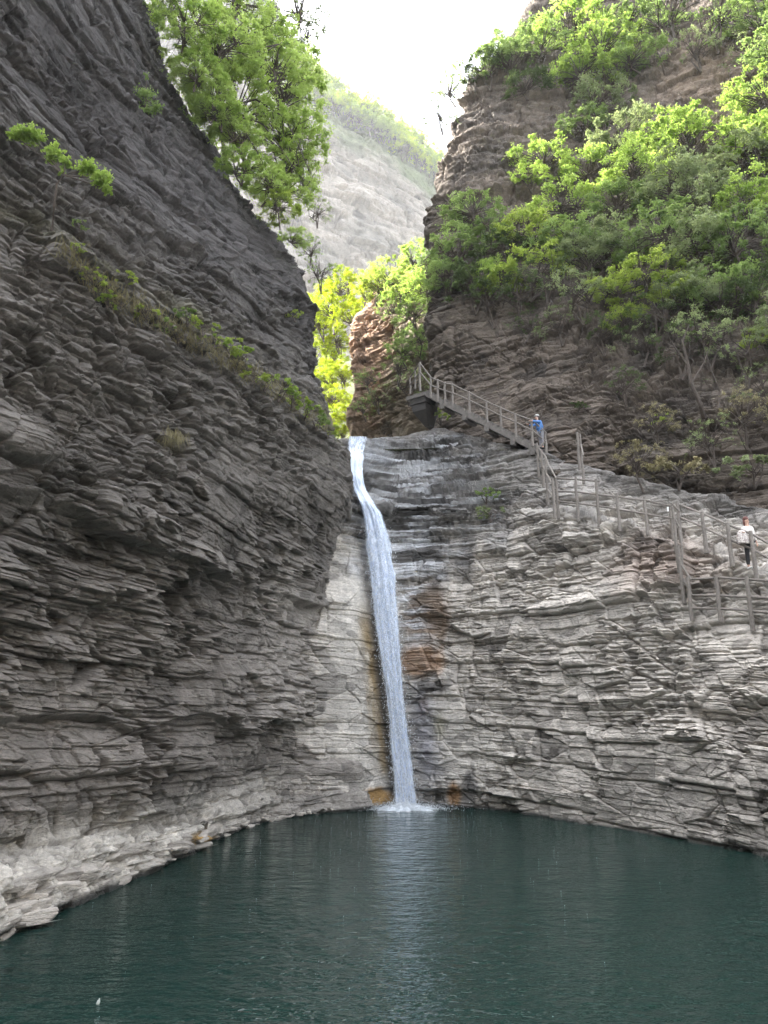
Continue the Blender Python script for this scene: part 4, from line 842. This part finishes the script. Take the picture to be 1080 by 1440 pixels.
def person(label, base_, rz, arms, legs, cloth, hatc=None, lean=Vector((0, 0, 0)), sc=1.0, turn=0, long_hair=False):
    """facing -y locally; base at the feet. arms/legs: lists of joint offsets"""
    e = empty('person', base_, rz); e.scale = (sc,)*3; tag(e, label, 'person')
    pel = Vector((0, 0, .93)); wa = pel+Vector((0, 0, .17))+lean*.3; ch = pel+Vector((0, 0, .38))+lean*.7; nk = pel+Vector((0, 0, .55))+lean; hd = nk+Vector((0, 0, .10))+lean*.15
    Vs = [pel, wa, ch, nk, hd]; Es = [(0, 1), (1, 2), (2, 3), (3, 4)]; Rs = [(.14, .105), (.125, .095), (.155, .105), (.055, .055), (.06, .06)]
    k = chain(Vs, Es, Rs, 4, [hd+Vector((0, -.01, .06)), hd+Vector((0, 0, .14))], [(.078, .092), (.07, .085)])
    for s_, (el, wr) in zip((-1, 1), arms):
        sh = ch+Vector((s_*.17, 0, .09)); q = chain(Vs, Es, Rs, 2, [sh, sh+el, sh+el+wr], [.052, .043, .03]); hand(Vs, Es, Rs, q, wr, Vector((-s_, 0, 0))+Vector((0, -.3, 0)))
    feet = []
    for s_, (kn, an) in zip((-1, 1), legs):
        hp = pel+Vector((s_*.09, 0, -.06)); q = chain(Vs, Es, Rs, 0, [hp, hp+kn, hp+kn+an], [.085, .058, .042]); a_ = Vs[q]
        chain(Vs, Es, Rs, q, [a_+Vector((0, -.02, -.045)), a_+Vector((0, -.15, -.055))], [.042, (.045, .03)]); feet.append(a_)
    skin_obj('body', Vs, Es, Rs, SKIN, e)
    hc = Vs[k]; mb = MB()
    mb.ball(hc+Vector((-.03, -.088, -.03)), .012, 6, 5); mb.ball(hc+Vector((.03, -.088, -.03)), .012, 6, 5); mb.build('eye', HAIR, e, True)
    mb = MB(); mb.ball(hc+Vector((0, -.1, -.06)), (.013, .02, .022), 6, 5); mb.build('nose', SKIN, e, True)
    mb = MB(); mb.ball(hc+Vector((0, -.088, -.1)), (.024, .008, .007), 6, 4); mb.build('mouth', plain('lips', (.42, .14, .12), .5, .05), e, True)
    # hair cap
    mb = MB(); mb.ball(hc+Vector((0, .025, .012)), (.096, .1, .1), 12, 9)
    if long_hair: mb.ball(hc+Vector((-.07, .03, -.1)), (.035, .05, .13), 8, 6); mb.ball(hc+Vector((.07, .03, -.1)), (.035, .05, .13), 8, 6); mb.ball(hc+Vector((0, .07, -.12)), (.08, .04, .14), 8, 6)
    mb.build('hair', HAIR if not cloth.get('hair') else cloth['hair'], e, True)
    # jacket
    Vj = [pel+Vector((0, 0, cloth.get('hem', -.05))), pel+Vector((0, 0, .05)), wa, ch, nk-Vector((0, 0, .05))]; Ej = [(0, 1), (1, 2), (2, 3), (3, 4)]; Rj = [(.19, .145), (.175, .135), (.165, .125), (.185, .13), (.085, .08)]
    for s_, (el, wr) in zip((-1, 1), arms):
        sh = ch+Vector((s_*.17, 0, .09)); chain(Vj, Ej, Rj, 3, [sh, sh+el, sh+el+wr*.85], [.075, .064, .05])
    skin_obj('jacket', Vj, Ej, Rj, cloth['top'], e, 1)
    Vt = [pel+Vector((0, 0, .02))]; Et = []; Rt = [(.155, .125)]
    for s_, (kn, an) in zip((-1, 1), legs):
        hp = pel+Vector((s_*.09, 0, -.06)); chain(Vt, Et, Rt, 0, [hp, hp+kn, hp+kn+an*.93], [.1, .075, .062])
    skin_obj('trousers', Vt, Et, Rt, cloth['legs'], e)
    for a_ in feet:
        mb = MB(); mb.ball(a_+Vector((0, -.06, -.06)), (.055, .14, .045), 10, 6); mb.build('shoe', cloth['shoes'], e, True)
    if hatc is not None:
        h = empty('cap', (0, 0, 0)); C.objects.unlink(h); mb = MB(); mb.ball(hc+Vector((0, .01, .045)), (.108, .115, .085), 14, 9); mb.tube([hc+Vector((0, -.02, .035)), hc+Vector((0, -.02, .045))], .135, 16); mb.build('sun_hat', hatc, e, True)
    return e, hc, ch
BLUE = plain('blue_fabric', (.10, .25, .58), .8, .1, 8, .5, .02); GREY = plain('grey_trousers', (.22, .22, .24), .85, .1); WHITE = plain('white_cloth', (.72, .72, .7), .8, .08, 8, .5, .02); BLACK = plain('black_cloth', (.02, .02, .022), .8, .1); BEIGE = plain('pale_jacket', (.62, .58, .54), .8, .12, 9, .6, .02)
leg_st = [(Vector((-.01, 0, -.40)), Vector((0, .01, -.41))), (Vector((.01, 0, -.40)), Vector((0, .01, -.41)))]
pm = V(762, 631, 34.95)
pe, hc, ch = person('person in blue jacket and white sun hat leaning on the stair railing', pm, math.radians(-70), [(Vector((-.05, -.24, -.12)), Vector((.05, -.24, .02))), (Vector((.05, -.26, -.06)), Vector((-.03, -.25, .02)))], leg_st, {'top': BLUE, 'legs': GREY, 'shoes': BLACK, 'hem': -.12}, WHITE, Vector((0, -.16, -.02)), 1.0)
mb = MB(); mb.tube([ch+Vector((-.16, .02, .14)), ch+Vector((-.08, .16, .0)), ch+Vector((.1, .15, -.3)), ch+Vector((.2, .02, -.4))], .014, 6); mb.build('bag_strap', BLACK, pe)
yw_ = min(dm(1058, 797, 1), dm(1056, 775, 1), dm(1054, 750, 2))-.28
yw_ = pfy[3]+.28; pw = V(1058, 799, yw_)
pe, hc, ch = person('woman in pale jacket and black trousers standing behind the sloping path fence', pw, math.radians(8), [(Vector((-.10, -.05, -.25)), Vector((-.06, -.16, .02))), (Vector((.06, .02, -.26)), Vector((.02, -.06, -.23)))],
       [(Vector((-.03, 0, -.40)), Vector((0, .01, -.41))), (Vector((.02, -.02, -.40)), Vector((0, .03, -.41)))], {'top': BEIGE, 'legs': BLACK, 'shoes': WHITE, 'hem': -.1, 'hair': plain('reddish_hair', (.13, .045, .035), .6, .2)}, None, Vector((0, 0, 0)), .98, long_hair=True)
m, nt, out = newmat('checked_coat'); tcn = N(nt, 'ShaderNodeTexCoord').outputs['Object']; ck = N(nt, 'ShaderNodeTexNoise', Scale=26.0, Detail=3.0); nt.links.new(tcn, ck.inputs['Vector'])
b = N(nt, 'ShaderNodeBsdfPrincipled', Roughness=.85); nt.links.new(ramp(nt, ck.outputs['Fac'], [(.4, (.28, .23, .22)), (.6, (.66, .62, .58))]), b.inputs['Base Color']); nt.links.new(b.outputs[0], out.inputs[0])
r_ = np.random.default_rng(5); gu, gv = np.meshgrid(np.linspace(0, 2*PI, 40, endpoint=False), np.linspace(0, 1, 24))
rad_ = .06+.11*np.sin(np.minimum(gv*1.25, 1)*PI*.62); rad_ = rad_*(1+.25*fbm(np.cos(gu)*2, np.sin(gu)*2, gv*3, 2, 4)); rad_[0] = .02; rad_[-1] *= .5
cpos = pw+Matrix.Rotation(math.radians(8), 3, 'Z') @ Vector((-.34, -.18, 1.16)); co = np.stack([np.cos(gu)*rad_*1.15, np.sin(gu)*rad_*.7, .1-gv*.48], -1)
o = mesh_np('folded_coat', co.reshape(-1, 3), grid_faces(40, 24, wrap=True), m, smooth=True); o.location = cpos
tag(o, 'patterned beige coat hanging over the arm of the woman on the path', 'coat')

# ------------------------------------------------------------------ loose blocks on the ledge by the water
import bmesh
r_ = np.random.default_rng(77); BLK = []
for k in range(7):
    bm = bmesh.new()
    for _ in range(26):
        q = r_.uniform(-1, 1, 3); q /= np.max(np.abs(q)); q *= (1-.16*r_.random(3)); q[2] *= .42
        if abs(q[0]) > .8 and abs(q[1]) > .8: q[:2] *= r_.uniform(.72, .95)
        bm.verts.new(q.tolist())
    res = bmesh.ops.convex_hull(bm, input=bm.verts[:]); bmesh.ops.delete(bm, geom=[v for v in bm.verts if not v.link_faces], context='VERTS')
    bmesh.ops.bevel(bm, geom=bm.edges[:], offset=.05, segments=1, affect='EDGES'); bmesh.ops.triangulate(bm, faces=bm.faces[:]); bmesh.ops.subdivide_edges(bm, edges=bm.edges[:], cuts=3, use_grid_fill=True); bm.normal_update()
    co = np.array([v.co[:] for v in bm.verts]); nn = np.array([v.normal[:] for v in bm.verts])
    d_ = .05*fbm(co[:, 0]*2.3+k*9, co[:, 1]*2.3, co[:, 2]*5, 4, 5)-.04*np.exp(-((np.mod(co[:, 2]*3.1+.3*co[:, 0], 1)-.5)/.07)**2)
    for v, p_ in zip(bm.verts, co+nn*d_[:, None]): v.co = p_
    me = bpy.data.meshes.new('ledge_block'); bm.to_mesh(me); bm.free()
    a_ = me.attributes.new('Col', 'FLOAT_COLOR', 'POINT'); cc_ = np.array([.56, .52, .47])*r_.uniform(.72, 1.08); a_.data.foreach_set('color', np.tile([*cc_, 0.0], len(me.vertices)).astype(np.float32)); me.materials.append(ROCK); BLK.append(me)
for k in range(90):
    px = float(abs(r_.uniform(-60, 470))); hi = float(np.interp(px, [0, 100, 200, 300, 400, 470], [1238, 1205, 1186, 1163, 1142, 1136])); lo = float(np.interp(px, [0, 75, 150, 225, 300, 365, 430, 520], [1322, 1287, 1254, 1221, 1188, 1160, 1147, 1139]))-4
    f_ = r_.random(); py = hi+(lo-hi)*f_; Yk_ = dm(px, py, 1); sz_ = (.14+.34*r_.random()**1.6)*(1.15-.45*px/470)*(1.1-.4*f_)
    o = bpy.data.objects.new('ledge_block', BLK[k % 7]); C.objects.link(o); o.location = V(px, py, Yk_+.30*sz_/.3)-Vector((0, 0, .05)); o.location.z = max(o.location.z, .02)
    o.scale = (sz_*r_.uniform(1.1, 1.9), sz_*.8, sz_*r_.uniform(.6, 1.0)); o.rotation_euler = (r_.normal(0, .12), r_.normal(0, .10), math.radians(62)+r_.normal(0, .35))
    tag(o, f"pale stone block {'low at the waterline' if f_ > .6 else ('against the cliff foot' if f_ < .3 else 'in the middle')} of the left ledge, {'near the left edge' if px < 150 else ('midway along' if px < 310 else 'toward the waterfall')}", 'rock', 'pale stone blocks along the left ledge')
    REG.setdefault('pale stone blocks along the left ledge', []).append((o, px, f_, 'pale'))

# every individual gets a label that singles it out: its look, its row and its place counted in that row
def ordinal(n):
    a = ['first', 'second', 'third', 'fourth', 'fifth', 'sixth', 'seventh', 'eighth', 'ninth', 'tenth', 'eleventh', 'twelfth', 'thirteenth', 'fourteenth', 'fifteenth', 'sixteenth', 'seventeenth', 'eighteenth', 'nineteenth']
    if n <= 19: return a[n-1]
    t = ['twenty', 'thirty', 'forty', 'fifty', 'sixty'][n//10-2]
    return {'twenty': 'twentieth', 'thirty': 'thirtieth', 'forty': 'fortieth', 'fifty': 'fiftieth', 'sixty': 'sixtieth'}[t] if n % 10 == 0 else t+'-'+a[n % 10-1]
def relabel(group, noun, bands):
    rows_ = {}
    for it in REG[group]:
        b_ = next(n_ for lim, n_ in bands if it[2] < lim); rows_.setdefault(b_, []).append(it)
    for b_, its in rows_.items():
        its.sort(key=lambda t: t[1])
        for k, (o, px, py, look) in enumerate(its):
            o['label'] = f"{look} {noun}, {ordinal(k+1)} from the left {b_}"
relabel(G1, 'tree', [(85, 'along the right cliff top'), (150, 'just below the right cliff top'), (215, 'high on the right slope'), (262, 'above the middle of the right slope'), (300, 'across the middle of the right slope'), (345, 'below the middle of the right slope'), (385, 'low on the right slope'), (430, 'in the lower fringe of right slope'), (999, 'in the lowest scrub above the path')])
relabel(G3, 'tree', [(470, 'in the gap, above the orange rock level'), (545, 'in the gap, beside the orange rock'), (999, 'in the gap, just above the waterfall lip')])
relabel(G4, 'tree', [(425, 'on top of the orange buttress'), (500, 'on the upper face of the orange buttress'), (999, 'on the lower face of the orange buttress')])
relabel(G6, 'tree', [(40, 'at the top of left cliff edge'), (100, 'high on the left cliff edge'), (170, 'in the upper left overhang'), (240, 'in the middle left overhang'), (999, 'at the lower tip of left overhang')])
relabel(G7, 'shrub', [(410, 'on the upper end of left terrace'), (500, 'on the middle of the left terrace'), (999, 'on the lower end of left terrace')])
relabel(G8, 'plant', [(60, 'on the top edge of dark left cliff'), (999, 'on the edge under the overhanging trees')])
relabel('pale stone blocks along the left ledge', 'stone block', [(.33, 'in the back row of left ledge'), (.66, 'in the middle row of left ledge'), (2, 'along the waterline of left ledge')])
its = sorted(REG[G5], key=lambda t: t[1])
for k in range(0, len(its), 2):
    pr = sorted(its[k:k+2], key=lambda t: t[2])
    for (o, px, py, look), w_ in zip(pr, ('upper', 'lower')): o['label'] = f"{look} tree, {w_} of the {ordinal(k//2+1)} pair from the left on the far ridge"
seen = {}
for o in bpy.data.objects:
    if o.parent is None and 'label' in o: seen.setdefault(o['label'], []).append(o.name)
print('DUPLABELS', [v for v in seen.values() if len(v) > 1][:10], 'LONG', [k for k in seen if len(k.split()) > 16][:5])
# ------------------------------------------------------------------ haze, light, camera
HAZE = 0.00028
m, nt, out = newmat('haze'); pv = N(nt, 'ShaderNodeVolumePrincipled', Density=HAZE, Anisotropy=.35); pv.inputs['Color'].default_value = (.93, .96, 1, 1); nt.links.new(pv.outputs[0], out.inputs['Volume'])
mb = MB(); mb.box((0, 230, 158), (860, 620, 330)); hz = mb.build('haze', m); tag(hz, 'thin pale haze filling the gorge', 'haze', kind='stuff')
SUN_AZ = math.radians(-68); SUN_EL = math.radians(41)      # azimuth from +Y towards +X
sd = Vector((math.sin(SUN_AZ)*math.cos(SUN_EL), math.cos(SUN_AZ)*math.cos(SUN_EL), math.sin(SUN_EL)))
sl = bpy.data.lights.new('sun', 'SUN'); sl.energy = 3.0; sl.angle = math.radians(.55); sl.color = (1, .95, .86)
so = bpy.data.objects.new('sun', sl); C.objects.link(so); so.rotation_euler = (-sd).to_track_quat('-Z', 'Y').to_euler(); so.location = (0, 0, 60)
wd_ = bpy.data.worlds.new('World'); bpy.context.scene.world = wd_; wd_.use_nodes = True; nt = wd_.node_tree; nt.nodes.clear()
sky = nt.nodes.new('ShaderNodeTexSky'); sky.sky_type = 'NISHITA'; sky.sun_disc = False; sky.sun_elevation = SUN_EL; sky.sun_rotation = SUN_AZ; sky.dust_density = 5.0; sky.air_density = 1.0; sky.ozone_density = 1.0
hs = nt.nodes.new('ShaderNodeHueSaturation'); hs.inputs['Saturation'].default_value = .28
bg = nt.nodes.new('ShaderNodeBackground'); bg.inputs['Strength'].default_value = .15; ow = nt.nodes.new('ShaderNodeOutputWorld')
nt.links.new(sky.outputs[0], hs.inputs['Color']); nt.links.new(hs.outputs[0], bg.inputs['Color']); nt.links.new(bg.outputs[0], ow.inputs['Surface'])
cam = bpy.data.cameras.new('camera'); co_ = bpy.data.objects.new('camera', cam); C.objects.link(co_); bpy.context.scene.camera = co_
co_.location = (0, 0, H); co_.rotation_euler = (math.radians(90)+PITCH, 0, 0)
cam.sensor_fit = 'VERTICAL'; cam.sensor_height = 24; cam.lens = 24*F/1440; cam.clip_end = 2000; cam.clip_start = .1
sc = bpy.context.scene; sc.view_settings.view_transform = 'Standard'; sc.view_settings.look = 'None'; sc.view_settings.gamma = 1; sc.view_settings.exposure = 3.3
sc.render.resolution_x = 768; sc.render.resolution_y = 1024
sc.cycles.max_bounces = 8; sc.cycles.volume_bounces = 1; sc.cycles.transparent_max_bounces = 16
